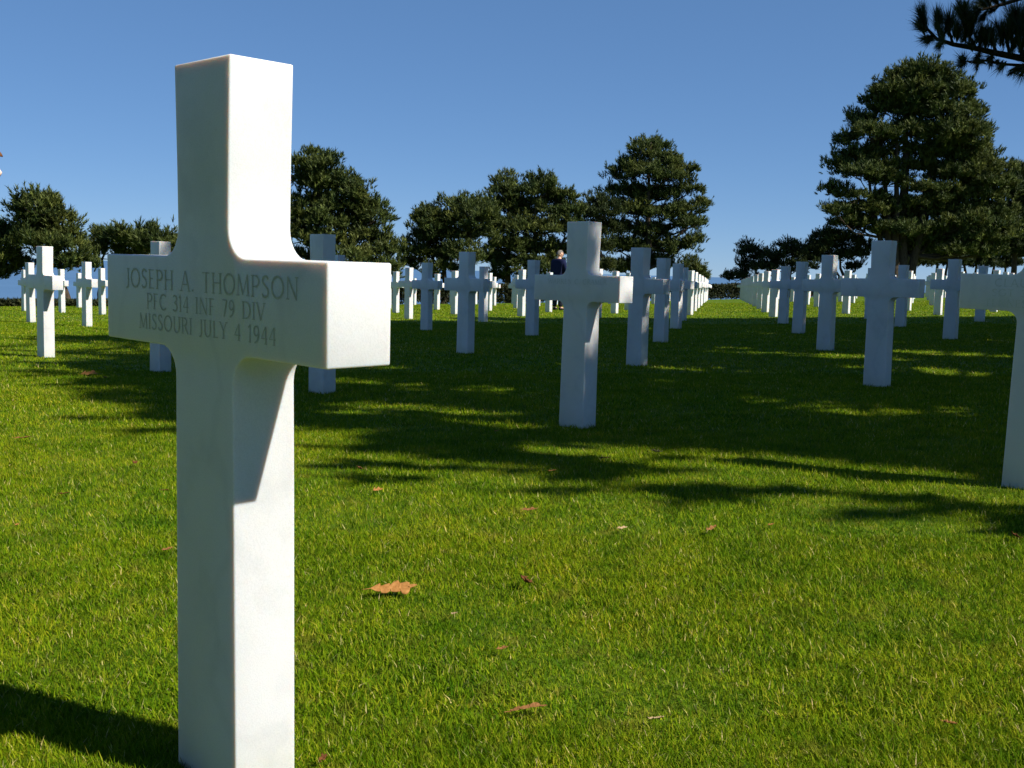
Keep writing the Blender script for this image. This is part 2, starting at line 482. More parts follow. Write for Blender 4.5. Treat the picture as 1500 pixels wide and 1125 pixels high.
# stroke alphabet of carved roman capitals: width, [(weight, polyline)], serif points
def arcp(cx, cz, rx, rz, a0, a1, n=10):
    return [(cx + rx * math.cos(math.radians(a0 + (a1 - a0) * k / n)), cz + rz * math.sin(math.radians(a0 + (a1 - a0) * k / n))) for k in range(n + 1)]
TK, TN = 0.125, 0.062
GLYPH = {
    'A': (0.72, [(TN, [(0.04, 0), (0.36, 1)]), (TK, [(0.36, 1), (0.68, 0)]), (TN, [(0.17, 0.34), (0.55, 0.34)])], [(0.04, 0), (0.68, 0)]),
    'C': (0.72, [(TK, arcp(0.42, 0.5, 0.36, 0.48, 48, 312, 16))], []),
    'D': (0.74, [(TK, [(0.12, 0), (0.12, 1)]), (TN, [(0.12, 0.97), (0.34, 0.97)]), (TK, arcp(0.34, 0.5, 0.34, 0.47, 88, -88, 12)), (TN, [(0.12, 0.03), (0.34, 0.03)])], [(0.12, 0), (0.12, 1)]),
    'E': (0.56, [(TK, [(0.12, 0), (0.12, 1)]), (TN, [(0.12, 0.97), (0.50, 0.97)]), (TN, [(0.12, 0.52), (0.42, 0.52)]), (TN, [(0.12, 0.03), (0.52, 0.03)])], [(0.12, 0), (0.12, 1)]),
    'F': (0.54, [(TK, [(0.12, 0), (0.12, 1)]), (TN, [(0.12, 0.97), (0.50, 0.97)]), (TN, [(0.12, 0.52), (0.42, 0.52)])], [(0.12, 0), (0.12, 1)]),
    'G': (0.76, [(TK, arcp(0.42, 0.5, 0.36, 0.48, 48, 318, 16)), (TK, [(0.69, 0.1), (0.69, 0.42)])], [(0.69, 0.42)]),
    'H': (0.76, [(TK, [(0.12, 0), (0.12, 1)]), (TK, [(0.64, 0), (0.64, 1)]), (TN, [(0.12, 0.52), (0.64, 0.52)])], [(0.12, 0), (0.12, 1), (0.64, 0), (0.64, 1)]),
    'I': (0.26, [(TK, [(0.13, 0), (0.13, 1)])], [(0.13, 0), (0.13, 1)]),
    'J': (0.40, [(TK, [(0.28, 1), (0.28, 0.12), (0.22, 0.0), (0.10, -0.06)])], [(0.28, 1)]),
    'L': (0.54, [(TK, [(0.12, 0), (0.12, 1)]), (TN, [(0.12, 0.03), (0.52, 0.03)])], [(0.12, 0), (0.12, 1)]),
    'M': (0.90, [(TN, [(0.10, 0), (0.14, 1)]), (TK, [(0.14, 1), (0.45, 0.05)]), (TN, [(0.45, 0.05), (0.76, 1)]), (TK, [(0.76, 1), (0.80, 0)])], [(0.10, 0), (0.80, 0)]),
    'N': (0.80, [(TN, [(0.12, 0), (0.12, 1)]), (TK, [(0.12, 1), (0.68, 0)]), (TN, [(0.68, 0), (0.68, 1)])], [(0.12, 0), (0.68, 1)]),
    'O': (0.86, [(TK, arcp(0.43, 0.5, 0.37, 0.48, 90, 450, 20))], []),
    'P': (0.60, [(TK, [(0.12, 0), (0.12, 1)]), (TN, [(0.12, 0.97), (0.3, 0.97)]), (TK, arcp(0.3, 0.72, 0.24, 0.25, 88, -88, 10)), (TN, [(0.12, 0.47), (0.3, 0.47)])], [(0.12, 0), (0.12, 1)]),
    'R': (0.68, [(TK, [(0.12, 0), (0.12, 1)]), (TN, [(0.12, 0.97), (0.3, 0.97)]), (TK, arcp(0.3, 0.74, 0.22, 0.23, 88, -88, 10)), (TN, [(0.12, 0.51), (0.3, 0.51)]), (TK, [(0.32, 0.5), (0.64, 0)])], [(0.12, 0), (0.12, 1)]),
    'S': (0.54, [(TK, [(0.46, 0.84), (0.40, 0.95), (0.27, 0.98), (0.14, 0.92), (0.09, 0.78), (0.15, 0.64), (0.30, 0.52), (0.43, 0.40), (0.47, 0.25), (0.42, 0.09), (0.28, 0.02), (0.14, 0.05), (0.08, 0.17)])], []),
    'T': (0.66, [(TK, [(0.33, 0), (0.33, 1)]), (TN, [(0.04, 0.97), (0.62, 0.97)])], [(0.33, 0)]),
    'U': (0.74, [(TK, [(0.12, 1), (0.12, 0.35), (0.17, 0.14), (0.27, 0.03), (0.38, 0.0), (0.50, 0.04), (0.58, 0.15), (0.62, 0.35), (0.62, 1)])], [(0.12, 1), (0.62, 1)]),
    'V': (0.70, [(TK, [(0.05, 1), (0.36, 0)]), (TN, [(0.36, 0), (0.66, 1)])], [(0.05, 1), (0.66, 1)]),
    'W': (1.00, [(TK, [(0.05, 1), (0.28, 0)]), (TN, [(0.28, 0), (0.50, 1)]), (TK, [(0.50, 1), (0.72, 0)]), (TN, [(0.72, 0), (0.95, 1)])], [(0.05, 1), (0.95, 1)]),
    'Y': (0.68, [(TK, [(0.05, 1), (0.34, 0.48), (0.34, 0)]), (TN, [(0.34, 0.48), (0.63, 1)])], [(0.05, 1), (0.63, 1), (0.34, 0)]),
    '1': (0.34, [(TK, [(0.05, 0.85), (0.18, 1), (0.18, 0)])], [(0.18, 0)]),
    '3': (0.50, [(TK, [(0.08, 0.9), (0.22, 0.98), (0.36, 0.92), (0.41, 0.77), (0.36, 0.62), (0.2, 0.53)]), (TK, [(0.22, 0.52), (0.40, 0.44), (0.45, 0.26), (0.38, 0.08), (0.22, 0.02), (0.06, 0.1)])], []),
    '4': (0.56, [(TK, [(0.40, 0), (0.40, 1)]), (TN, [(0.38, 0.98), (0.05, 0.32), (0.54, 0.32)])], [(0.40, 0)]),
    '7': (0.50, [(TN, [(0.05, 0.97), (0.46, 0.97)]), (TK, [(0.46, 0.97), (0.20, 0)])], []),
    '9': (0.54, [(TK, arcp(0.26, 0.70, 0.19, 0.27, -20, 340, 14)), (TK, [(0.45, 0.7), (0.44, 0.4), (0.34, 0.15), (0.14, 0.01)])], []),
    '.': (0.22, [(TK, [(0.08, 0.065), (0.2, 0.065)])], []),
    ' ': (0.42, [], []),
}

def strip(pts, w):
    """mitred ribbon along a polyline: two rows of points"""
    p = np.array(pts, float); n = len(p)
    L, Rr = [], []
    for k in range(n):
        d0 = p[k] - p[k - 1] if k > 0 else p[1] - p[0]
        d1 = p[k + 1] - p[k] if k < n - 1 else p[-1] - p[-2]
        d0 = d0 / (np.linalg.norm(d0) + 1e-9); d1 = d1 / (np.linalg.norm(d1) + 1e-9)
        m = d0 + d1; m /= np.linalg.norm(m) + 1e-9
        nn = np.array([-m[1], m[0]])
        c = max(0.5, nn @ np.array([-d0[1], d0[0]]))
        L.append(p[k] + nn * w / 2 / c); Rr.append(p[k] - nn * w / 2 / c)
    return L, Rr

def inscription(parent, lines, m, wmul=1.0):
    """letters standing a hair's breadth off the face, (text, u0, u1, z0, z1)"""
    for text, u0, u1, z0, z1 in lines:
        V, Q = [], []
        layer = 0
        hgt = z1 - z0
        total = sum(GLYPH[c][0] for c in text) + 0.10 * (len(text) - 1)
        sx = (u1 - u0) / total
        x = 0.0
        for c in text:
            w, strokes, serifs = GLYPH[c]
            items = [(wt, pl) for wt, pl in strokes] + [(0.05, [(sx_ - 0.11, 0.02 + 0.96 * sz), (sx_ + 0.11, 0.02 + 0.96 * sz)]) for sx_, sz in serifs]
            for wt, pl in items:
                # widths in cap heights; scale x by sx, z by hgt
                pp = [((x + a) * sx, b * hgt) for a, b in pl]
                Ls, Rs = strip(pp, wt * hgt * wmul)
                yy = -0.0004 - 0.00002 * (layer % 8); layer += 1
                b0 = len(V)
                for l, r in zip(Ls, Rs):
                    V.append((u0 + l[0], yy, z0 + l[1])); V.append((u0 + r[0], yy, z0 + r[1]))
                for k in range(len(Ls) - 1):
                    Q.append((b0 + 2 * k, b0 + 2 * k + 1, b0 + 2 * k + 3, b0 + 2 * k + 2))
            x += w + 0.10
        obj('inscription', mesh_np('inscription', np.array(V), np.array(Q), [m]), parent)

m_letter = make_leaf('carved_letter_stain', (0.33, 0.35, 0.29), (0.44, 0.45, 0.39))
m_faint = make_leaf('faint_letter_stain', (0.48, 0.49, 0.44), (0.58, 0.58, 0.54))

# shade of the pines on the lawn: s runs away from the sun, t across it
def st(x, y):
    return -SX * x - SY * y, -SY * x + SX * y
EDGE_S = np.array([-20, 0.1, 1.7, 3.5, 5.8, 7.1, 9.4, 11.1, 12.6])
EDGE_T = np.array([3.0, 3.7, 3.93, 4.25, 5.7, 6.1, 7.0, 8.9, 12.0])
FAR_S = np.array([-20, 1.0, 3.6, 6.6, 8.8, 11.3, 12.6])
FAR_T = np.array([27.5, 26.5, 24.6, 22.3, 21.6, 20.7, 18.5])
def in_shade(s, t, pad=0.0):
    gap = (s > 7.7 - pad) & (t > 6.3 - pad) & (t < 9.2 + pad)
    rag = 0.28 * np.sin(2.9 * s + 0.6) + 0.18 * np.sin(6.7 * s)
    return ~gap & (t > np.interp(s, EDGE_S, EDGE_T) + rag + 0.42 + 0.1 * pad) & (t < np.interp(s, FAR_S, FAR_T) - pad) & (s < 12.4 - pad)

SUNSPOTS = np.array([st(*hit(*q)) for q in [(1120, 516), (1160, 518), (1250, 520), (1290, 524), (1190, 588), (1230, 592), (1330, 604), (1400, 575), (722, 570), (1350, 540), (1440, 548), (940, 558), (1060, 540), (1470, 605), (590, 560), (640, 540), (1380, 515), (1450, 520), (1000, 668), (1070, 675), (1140, 681), (1210, 684), (1260, 686), (1330, 714), (1390, 712), (1110, 575), (660, 600)]])
# rays of sun through the crowns: lawn dapples, then the lit patches on the stones (s, t)
STONE_LIGHT = np.array([[3.45, 5.1], [2.6, 5.1], [3.8, 9.2], [4.95, 13.05], [3.35, 12.4], [5.9, 16.9]])
def sunspot(s, t):
    s = np.atleast_1d(s); t = np.atleast_1d(t)
    d = np.hypot((SUNSPOTS[:, 0, None] - s) / 0.72, (SUNSPOTS[:, 1, None] - t) / 0.30).min(0)
    e = np.hypot((STONE_LIGHT[:, 0, None] - s) / 0.42, (STONE_LIGHT[:, 1, None] - t) / 0.26).min(0)
    gap = (s > 7.9) & (t > 6.45) & (t < 9.0)
    return (np.minimum(d, e) < 1.0) | gap

ORD = ['first', 'second', 'third', 'fourth', 'fifth', 'sixth', 'seventh', 'eighth', 'ninth', 'tenth', 'eleventh', 'twelfth', 'thirteenth', 'fourteenth', 'fifteenth', 'sixteenth']
NEAR = {   # hand-measured positions of the nearest stones: x, y, yaw, tilt_x, tilt_y
    (0, 0): (-0.4530, 1.5690, -43.83, 0.52, 0.50), (-1, 1): (0.3158, 5.6192, -45.61, -0.71, -0.41),
    (-1, 2): (2.698, 7.9534, -44.25, 0.0, -0.58), (0, 1): (1.9374, 3.9689, -44.7, -0.19, 0.51),
    (-4, 1): (-4.6252, 10.4531, -44.57, -0.17, 0.19), (-2, 2): (1.1104, 9.8293, -44.33, 0.17, 0.1),
    (-3, 2): (-0.5477, 11.4422, -44.27, -0.09, -0.14)}
SPECIAL = {
    (0, 0): 'large white marble cross standing closest in the foreground with three lines of carved lettering',
    (0, 1): 'shaded white marble cross cut off by the right edge of the photo, carved arm showing',
    (-1, 1): 'white marble cross in dappled shade right of the grassy middle, faint carving across its arms',
    (-1, 2): 'shaded grey-white cross with veined stone, second in the row right of the grass aisle',
    (-2, 1): 'shaded white cross half hidden behind the right arm of the big foreground cross',
    (-3, 1): 'white cross half hidden behind the left arm of the big foreground cross',
    (-4, 1): 'brightly sunlit white cross nearest at the far left of the lawn',
    (-2, 2): 'shaded white cross directly behind the right arm of the dappled carved cross',
    (-3, 2): 'shaded white cross standing alone left of the dappled carved cross, facing front',
}
def row_name(s):
    if s == 0: return 'row right behind the big cross'
    if s == 1: return 'row along the right of the aisle'
    if s > 1: return '%s row right of the aisle' % ORD[s - 1]
    return '%s row left of the big cross' % ORD[-s - 1]

def build_crosses():
    cells = []
    for i in range(-14, 3):
        for j in range(0, 22):
            p = XY0 + i * E1 + j * E2
            if p[1] < 1.0 or p[1] > 66 or p[0] > 22:
                continue
            z = float(ground(*p))
            u0, v0 = to_px(p[0] - 0.3, p[1], z); u1, v1 = to_px(p[0] + 0.3, p[1], z + 1.0)
            if u1 < -20 or u0 > 1520:
                continue
            cells.append((i, j, p, z))
    rows = {}
    for c in cells:
        rows.setdefault(c[0] + c[1], []).append(c)
    proto = None
    for s, lst in rows.items():
        lst.sort(key=lambda c: c[2][1])
        for k, (i, j, p, z) in enumerate(lst):
            if proto is None:
                o = obj('marble_cross', CROSS_ME); proto = o
            else:
                o = proto.copy(); col.objects.link(o)
            if (i, j) in NEAR:
                x, y, yaw, tx, ty = NEAR[(i, j)]
                o.location = (x, y, float(ground(x, y)))
                o.rotation_euler = (math.radians(tx), math.radians(ty), math.radians(yaw))
            else:
                o.location = (p[0] + rng.normal(0, 0.012), p[1] + rng.normal(0, 0.012), z + rng.normal(0, 0.006))
                o.rotation_euler = (rng.normal(0, 0.004), rng.normal(0, 0.004), math.radians(-44.45 + rng.normal(0, 0.8)))
            ss, tt = st(*p)
            state = 'shaded' if in_shade(ss, tt) else 'sunlit'
            if (i, j) in SPECIAL:
                lab = SPECIAL[(i, j)]
            elif p[1] < 40 and k < 9:
                lab = '%s white cross, %s from the front, %s' % (state, ORD[k], row_name(s))
            else:
                lab = 'tiny sunlit white cross in the crowded rows at the far end of the lawn'
            tag(o, lab, 'grave marker', 'white marble crosses set out in rows on the lawn')
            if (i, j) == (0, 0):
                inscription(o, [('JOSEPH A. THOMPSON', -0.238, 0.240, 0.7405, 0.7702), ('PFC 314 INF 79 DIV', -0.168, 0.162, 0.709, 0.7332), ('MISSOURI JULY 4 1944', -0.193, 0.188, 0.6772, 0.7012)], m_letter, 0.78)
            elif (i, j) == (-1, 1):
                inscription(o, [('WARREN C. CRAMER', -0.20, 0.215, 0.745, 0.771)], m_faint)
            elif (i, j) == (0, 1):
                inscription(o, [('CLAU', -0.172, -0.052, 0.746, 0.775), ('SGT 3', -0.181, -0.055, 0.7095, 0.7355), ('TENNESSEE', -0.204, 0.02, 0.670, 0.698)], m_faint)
    return len(cells)

print('crosses', build_crosses())

# ------------------------------------------------------------------ tubes and pines
def tube(pts, rad, sides=7):
    p = np.array(pts, float); n = len(p)
    rad = np.array(rad, float)
    V = []
    for k in range(n):
        d = p[min(k + 1, n - 1)] - p[max(k - 1, 0)]
        d /= np.linalg.norm(d) + 1e-9
        a = np.cross(d, [0.31, 0.95, 0.05]) if abs(d[1]) < 0.9 else np.cross(d, [1, 0, 0])
        a /= np.linalg.norm(a); b = np.cross(d, a)
        an = np.linspace(0, 2 * math.pi, sides, endpoint=False)
        V.append(p[k] + rad[k] * (np.cos(an)[:, None] * a + np.sin(an)[:, None] * b))
    V = np.vstack(V)
    i, j = np.meshgrid(np.arange(n - 1), np.arange(sides), indexing='ij')
    j2 = (j + 1) % sides
    Q = np.stack([i * sides + j, i * sides + j2, (i + 1) * sides + j2, (i + 1) * sides + j], -1).reshape(-1, 4)
    return V, Q

class Geo:
    def __init__(s): s.V, s.Q, s.n = [], [], 0
    def add(s, V, Q):
        s.V.append(V); s.Q.append(Q + s.n); s.n += len(V)
    def mesh(s, name, mats, smooth=True): return mesh_np(name, np.vstack(s.V), np.vstack(s.Q), mats, smooth=smooth)

def needles(P, D, L, K, w, spread=0.75, rg=rng):
    """bottle-brush shoots of needles: triangles. P,D (n,3); L (n,)"""
    n = len(P)
    D = D / (np.linalg.norm(D, axis=1, keepdims=True) + 1e-9)
    ref = np.where(np.abs(D[:, 2:3]) < 0.9, np.array([[0, 0, 1.0]]), np.array([[1.0, 0, 0]]))
    A = np.cross(D, ref); A /= np.linalg.norm(A, axis=1, keepdims=True); B = np.cross(D, A)
    an = rg.uniform(0, 2 * math.pi, (n, K)); t = rg.uniform(0.0, 0.75, (n, K)); sp_ = spread * rg.uniform(0.5, 1.2, (n, K))
    rad = np.cos(an)[..., None] * A[:, None] + np.sin(an)[..., None] * B[:, None]
    tan = -np.sin(an)[..., None] * A[:, None] + np.cos(an)[..., None] * B[:, None]
    ln = (L[:, None] * rg.uniform(0.55, 0.8, (n, K)))[..., None]
    base = P[:, None] + D[:, None] * (t * L[:, None])[..., None]
    tip = base + (D[:, None] * np.cos(sp_)[..., None] + rad * np.sin(sp_)[..., None]) * ln
    hw = (w * 0.5)
    V = np.stack([base - tan * hw, base + tan * hw, tip], 2).reshape(-1, 3)
    return V

def pads_to_shoots(C, Rp, out, per, flat, rg):
    """foliage pads at C with radius Rp, pointing along out"""
    n = len(C)
    th = rg.uniform(0, 2 * math.pi, (n, per)); rr = np.sqrt(rg.random((n, per)))
    X = np.stack([rr * np.cos(th), rr * np.sin(th), rg.normal(0, flat, (n, per)) + 0.25 * (1 - rr * rr)], -1) * Rp[:, None, None]
    P = C[:, None] + X
    D = X * np.array([1, 1, 0.3]) / (Rp[:, None, None] + 1e-6) * 0.8 + out[:, None] * 0.55 + np.array([0, 0, 0.65]) + rg.normal(0, 0.25, X.shape)
    return P.reshape(-1, 3), D.reshape(-1, 3)

def pine(label, u, d, trunks, lobes, group='pines along the cliff edge', dens=1.0, m=None, bark=None, seed=0, name='pine_tree', shoot=0.30, base_v=None):
    """lobes in photo pixels (u, v, half width, half height[, depth offset]) at distance d; trunks [(foot u, top u, top v, radius)]"""
    m = m or NEEDLE; bark = bark or BARK
    rg = np.random.default_rng(100 + seed)
    x0 = at(u, 400, d).x
    z0 = float(ground(x0, d)) - 0.1
    root = empty(name, (x0, d, z0))
    tag(root, label, 'tree', group)
    k = d / F
    O = np.array([x0, d, z0])
    wood = Geo()
    tops = []
    for fu, tu, tv, tr in trunks:
        foot = np.array([at(fu, 400, d).x - x0, rg.normal(0, 0.15), -0.1])
        t_ = at(tu, tv, d); top = np.array([t_.x - x0, rg.normal(0, 0.3), t_.z - z0])
        n = 9
        pts = [foot + (top - foot) * q for q in np.linspace(0, 1, n)]
        wob = np.cumsum(rg.normal(0, 0.10, (n, 3)), 0) * np.array([1, 1, 0]); wob -= np.linspace(0, 1, n)[:, None] * wob[-1]
        pts = np.array(pts) + wob
        rad = tr * (1 - 0.88 * np.linspace(0, 1, n)); rad[0] *= 1.5
        wood.add(*tube(pts, rad, 9)); tops.append((pts, rad))
    PV = []
    for lb in lobes:
        lu, lv, ru, rv = lb[:4]; lv += 4; dy = lb[4] if len(lb) > 4 else rg.normal(0, 0.5)
        c_ = at(lu, lv, d); c = np.array([c_.x - x0, dy, c_.z - z0])
        R = np.array([ru * k, max(ru, rv) * k * 0.8, rv * k * 1.08])
        vol = R[0] * R[1] + R[0] * R[2] + R[1] * R[2]
        npad = int(max(7, 11.0 * vol * dens))
        dirs = rg.normal(size=(npad, 3)); dirs /= np.linalg.norm(dirs, axis=1, keepdims=True)
        low = dirs[:, 2] < -0.35
        dirs[low, 2] *= -0.5
        q = rg.uniform(0.55, 1.0, npad) ** 0.7
        C = c + dirs * R * q[:, None] * 0.86
        C += rg.normal(0, 0.13, C.shape)
        Rp = rg.uniform(0.24, 0.50, npad) * min(1.0, 0.5 + 0.35 * R.min())
        out = dirs
        P, D = pads_to_shoots(C, Rp, out, 26, 0.30, rg)
        PV.append((P, D))
        nb = int(7 + 2.6 * vol)                                  # candles standing proud of the outline
        db = rg.normal(size=(nb, 3)); db[:, 2] = np.abs(db[:, 2]) * 0.9 - 0.15; db /= np.linalg.norm(db, axis=1, keepdims=True)
        Cb = c + db * R * rg.uniform(0.95, 1.28, nb)[:, None] + db * 0.12
        P, D = pads_to_shoots(Cb, rg.uniform(0.12, 0.24, nb), db, 11, 0.7, rg)
        PV.append((P, D + np.array([0, 0, 0.5])))
        # limb from the nearest trunk, twigs to some pads
        best = min(tops, key=lambda t: np.abs(t[0][:, 0].mean() - c[0]))
        hz = c[2] - 0.5 * R[2] - 0.25 * abs(c[0] - best[0][0, 0])
        zk = best[0][:, 2]
        kk = int(np.argmin(np.abs(zk - hz))); kk = min(max(kk, 2), len(zk) - 2)
        st_ = best[0][kk]
        mid = 0.5 * (st_ + c) + np.array([0, 0, -0.12 * np.linalg.norm(c - st_)]) + rg.normal(0, 0.1, 3)
        r0 = best[1][kk] * 0.55
        end = c - np.array([0, 0, 0.15 * R[2]])
        wood.add(*tube([st_, mid, end], [r0, r0 * 0.7, r0 * 0.3], 6))
        for pc in C[rg.random(npad) < 0.4]:
            s0 = end + (mid - end) * rg.uniform(0, 0.7)
            wood.add(*tube([s0, 0.5 * (s0 + pc) + rg.normal(0, 0.08, 3) - np.array([0, 0, 0.06]), pc], [0.035, 0.022, 0.010], 4))
    obj('trunk', wood.mesh('trunk', [bark]), root)
    P = np.vstack([p for p, _ in PV]); D = np.vstack([q for _, q in PV])
    L = shoot * rg.uniform(0.6, 1.25, len(P))
    K = 9
    V = needles(P, D, L, K, 0.052 * shoot / 0.30, 0.75, rg)
    clump = np.sin(P[:, 0] * 2.7 + 1.9 * np.sin(P[:, 2] * 2.1)) * np.sin(P[:, 2] * 3.3 + 1.4 * np.sin(P[:, 1] * 2.4))
    tone = np.repeat(np.clip(rg.normal(0.5, 0.22, len(P)) + 0.22 * clump, 0, 1), K)
    obj('crown', mesh_np('crown', V, np.arange(len(V)).reshape(-1, 3), [m], tone=tone), root)
    return root

def build_pines():
    pine('dark pine cut off by the left edge of the photo', 2, 46, [(-12, -6, 335, 0.16)],
         [(-12, 350, 34, 20), (8, 356, 20, 18), (-20, 375, 40, 18), (14, 385, 16, 10), (6, 398, 18, 7), (-5, 336, 14, 8)], seed=1)
    pine('round-topped pine with a bare leaning trunk, second from the left edge', 95, 46, [(100, 70, 300, 0.20)],
         [(66, 306, 26, 16), (50, 322, 22, 14), (86, 325, 24, 16), (66, 338, 34, 14), (98, 345, 22, 16), (40, 340, 16, 10), (82, 362, 36, 16), (110, 368, 20, 16), (118, 384, 16, 8), (98, 385, 14, 8), (66, 296, 12, 7)], seed=2)
    pine('low flat-topped pine just left of the big foreground cross', 160, 48, [(150, 158, 345, 0.15), (205, 200, 350, 0.14)],
         [(150, 345, 14, 8), (166, 356, 20, 12), (188, 350, 22, 14), (208, 345, 16, 8), (225, 356, 26, 14), (140, 366, 14, 10), (250, 360, 26, 14), (175, 372, 30, 10), (280, 365, 30, 14)], seed=3)
    pine('broad pine rising behind the right arm of the foreground cross', 480, 53, [(474, 466, 235, 0.26)],
         [(465, 230, 20, 10), (455, 246, 22, 14), (482, 246, 22, 14), (440, 262, 24, 14), (468, 268, 30, 14), (500, 272, 24, 16), (522, 284, 22, 16), (450, 292, 30, 14), (486, 300, 34, 18), (530, 304, 28, 16), (430, 315, 26, 14), (468, 325, 34, 16), (515, 326, 36, 16), (550, 318, 18, 14), (445, 348, 28, 14), (490, 352, 34, 14), (540, 348, 34, 16), (562, 368, 22, 14), (520, 378, 40, 14), (566, 388, 18, 12), (450, 378, 26, 12), (560, 402, 18, 6), (415, 340, 20, 18), (410, 375, 22, 16)], seed=4)
    pine('spreading pine on the left of the middle clump', 655, 58, [(640, 652, 310, 0.20), (668, 690, 330, 0.16)],
         [(668, 300, 20, 10), (690, 302, 18, 10), (640, 318, 22, 12), (625, 332, 20, 14), (665, 322, 28, 14), (700, 318, 24, 16), (612, 348, 18, 12), (645, 346, 32, 16), (690, 346, 30, 16), (604, 368, 14, 10), (632, 370, 30, 12), (676, 374, 34, 14), (600, 384, 14, 6), (650, 392, 24, 8), (624, 318, 14, 8)], seed=5)
    pine('twin-domed tall pine in the middle clump', 775, 62, [(748, 744, 270, 0.24), (790, 790, 275, 0.24), (776, 772, 330, 0.2)],
         [(741, 264, 16, 9), (738, 282, 22, 12), (795, 266, 18, 9), (790, 282, 26, 14), (824, 290, 18, 12), (722, 302, 18, 14), (752, 304, 30, 16), (800, 306, 34, 18), (836, 312, 14, 16), (718, 328, 24, 16), (756, 334, 34, 16), (800, 336, 36, 16), (834, 340, 16, 18), (740, 362, 34, 16), (788, 364, 34, 14), (824, 368, 24, 14), (760, 386, 34, 12), (800, 390, 30, 12), (722, 380, 22, 12), (738, 402, 20, 6), (784, 404, 20, 6)], seed=6)
    pine('tall open-branched pine left of the grass aisle', 945, 70, [(942, 952, 210, 0.30), (930, 930, 250, 0.18)],
         [(950, 206, 16, 7), (962, 216, 18, 8), (942, 222, 20, 10), (925, 236, 18, 9), (965, 234, 24, 10), (990, 234, 14, 7), (912, 256, 20, 10), (945, 254, 28, 12), (980, 258, 28, 12), (1006, 250, 12, 10), (900, 276, 16, 7), (930, 282, 26, 12), (970, 284, 32, 14), (1008, 278, 14, 10), (890, 298, 18, 9), (925, 306, 30, 12), (975, 312, 34, 14), (1012, 306, 16, 8), (1026, 296, 9, 6), (905, 330, 26, 12), (960, 338, 36, 12), (1005, 328, 20, 9), (1022, 324, 9, 6), (940, 360, 32, 12), (985, 362, 26, 12), (1014, 350, 12, 5), (960, 382, 34, 10), (905, 360, 24, 12), (912, 390, 26, 10)], seed=7)
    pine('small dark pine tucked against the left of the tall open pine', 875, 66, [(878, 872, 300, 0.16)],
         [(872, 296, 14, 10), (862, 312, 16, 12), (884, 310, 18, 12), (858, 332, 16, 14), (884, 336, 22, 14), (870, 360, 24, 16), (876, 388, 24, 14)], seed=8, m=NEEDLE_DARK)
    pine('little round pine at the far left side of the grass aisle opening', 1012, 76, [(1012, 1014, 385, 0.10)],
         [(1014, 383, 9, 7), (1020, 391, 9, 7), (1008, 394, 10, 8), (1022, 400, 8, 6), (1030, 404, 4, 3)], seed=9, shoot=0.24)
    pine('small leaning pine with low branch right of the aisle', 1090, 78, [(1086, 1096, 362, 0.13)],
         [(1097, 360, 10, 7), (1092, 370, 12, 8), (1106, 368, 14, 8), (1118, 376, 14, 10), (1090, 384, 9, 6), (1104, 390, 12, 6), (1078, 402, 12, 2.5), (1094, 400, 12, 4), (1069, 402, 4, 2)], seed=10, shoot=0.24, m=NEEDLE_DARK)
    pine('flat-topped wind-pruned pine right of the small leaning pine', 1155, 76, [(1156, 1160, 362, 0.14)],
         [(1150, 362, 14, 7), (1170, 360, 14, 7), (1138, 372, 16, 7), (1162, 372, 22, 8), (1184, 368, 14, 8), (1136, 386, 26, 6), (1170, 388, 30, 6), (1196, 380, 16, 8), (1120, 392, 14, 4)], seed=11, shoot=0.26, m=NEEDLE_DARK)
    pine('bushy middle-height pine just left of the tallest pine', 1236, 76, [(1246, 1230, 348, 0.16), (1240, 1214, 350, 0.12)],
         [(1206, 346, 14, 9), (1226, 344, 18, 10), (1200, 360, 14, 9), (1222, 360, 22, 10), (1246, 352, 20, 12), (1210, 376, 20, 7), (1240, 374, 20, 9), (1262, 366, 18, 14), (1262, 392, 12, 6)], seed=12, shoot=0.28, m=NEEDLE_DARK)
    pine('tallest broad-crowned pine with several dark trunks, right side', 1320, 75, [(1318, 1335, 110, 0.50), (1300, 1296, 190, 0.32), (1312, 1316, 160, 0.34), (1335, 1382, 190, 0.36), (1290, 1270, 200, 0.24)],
         [(1350, 103, 26, 10), (1325, 112, 26, 12), (1378, 116, 26, 14), (1300, 132, 22, 14), (1340, 134, 36, 18), (1392, 138, 30, 18), (1285, 150, 16, 12), (1320, 160, 36, 18), (1376, 166, 44, 20), (1420, 162, 18, 18), (1262, 176, 18, 16), (1272, 196, 28, 14), (1330, 192, 32, 16), (1392, 196, 44, 20), (1434, 192, 14, 18), (1246, 204, 14, 10), (1256, 226, 24, 12), (1296, 222, 22, 10), (1400, 226, 46, 18), (1446, 222, 18, 14), (1226, 240, 16, 10), (1250, 252, 30, 10), (1284, 246, 22, 12), (1340, 240, 30, 10), (1420, 254, 46, 16), (1462, 246, 12, 9), (1222, 276, 16, 5), (1240, 286, 18, 5), (1300, 262, 30, 10), (1352, 276, 34, 8), (1430, 284, 44, 16), (1470, 270, 14, 10), (1214, 308, 14, 4), (1240, 306, 16, 5), (1280, 306, 34, 12), (1336, 312, 40, 12), (1400, 310, 44, 16), (1450, 312, 34, 16), (1256, 326, 34, 12), (1310, 336, 40, 12), (1370, 340, 42, 14), (1424, 344, 44, 18), (1462, 338, 24, 16), (1340, 360, 40, 9), (1400, 366, 34, 8), (1446, 366, 24, 10), (1396, 210, 36, 16), (1432, 236, 30, 16), (1384, 256, 30, 14), (1440, 268, 30, 14), (1376, 292, 30, 14), (1424, 322, 34, 16), (1392, 330, 30, 14), (1350, 150, 30, 16), (1310, 146, 22, 14), (1350, 218, 26, 12), (1300, 206, 20, 12), (1276, 232, 18, 10), (1330, 300, 26, 10), (1290, 290, 20, 8), (1446, 348, 26, 16)], seed=13, shoot=0.36, dens=0.9)
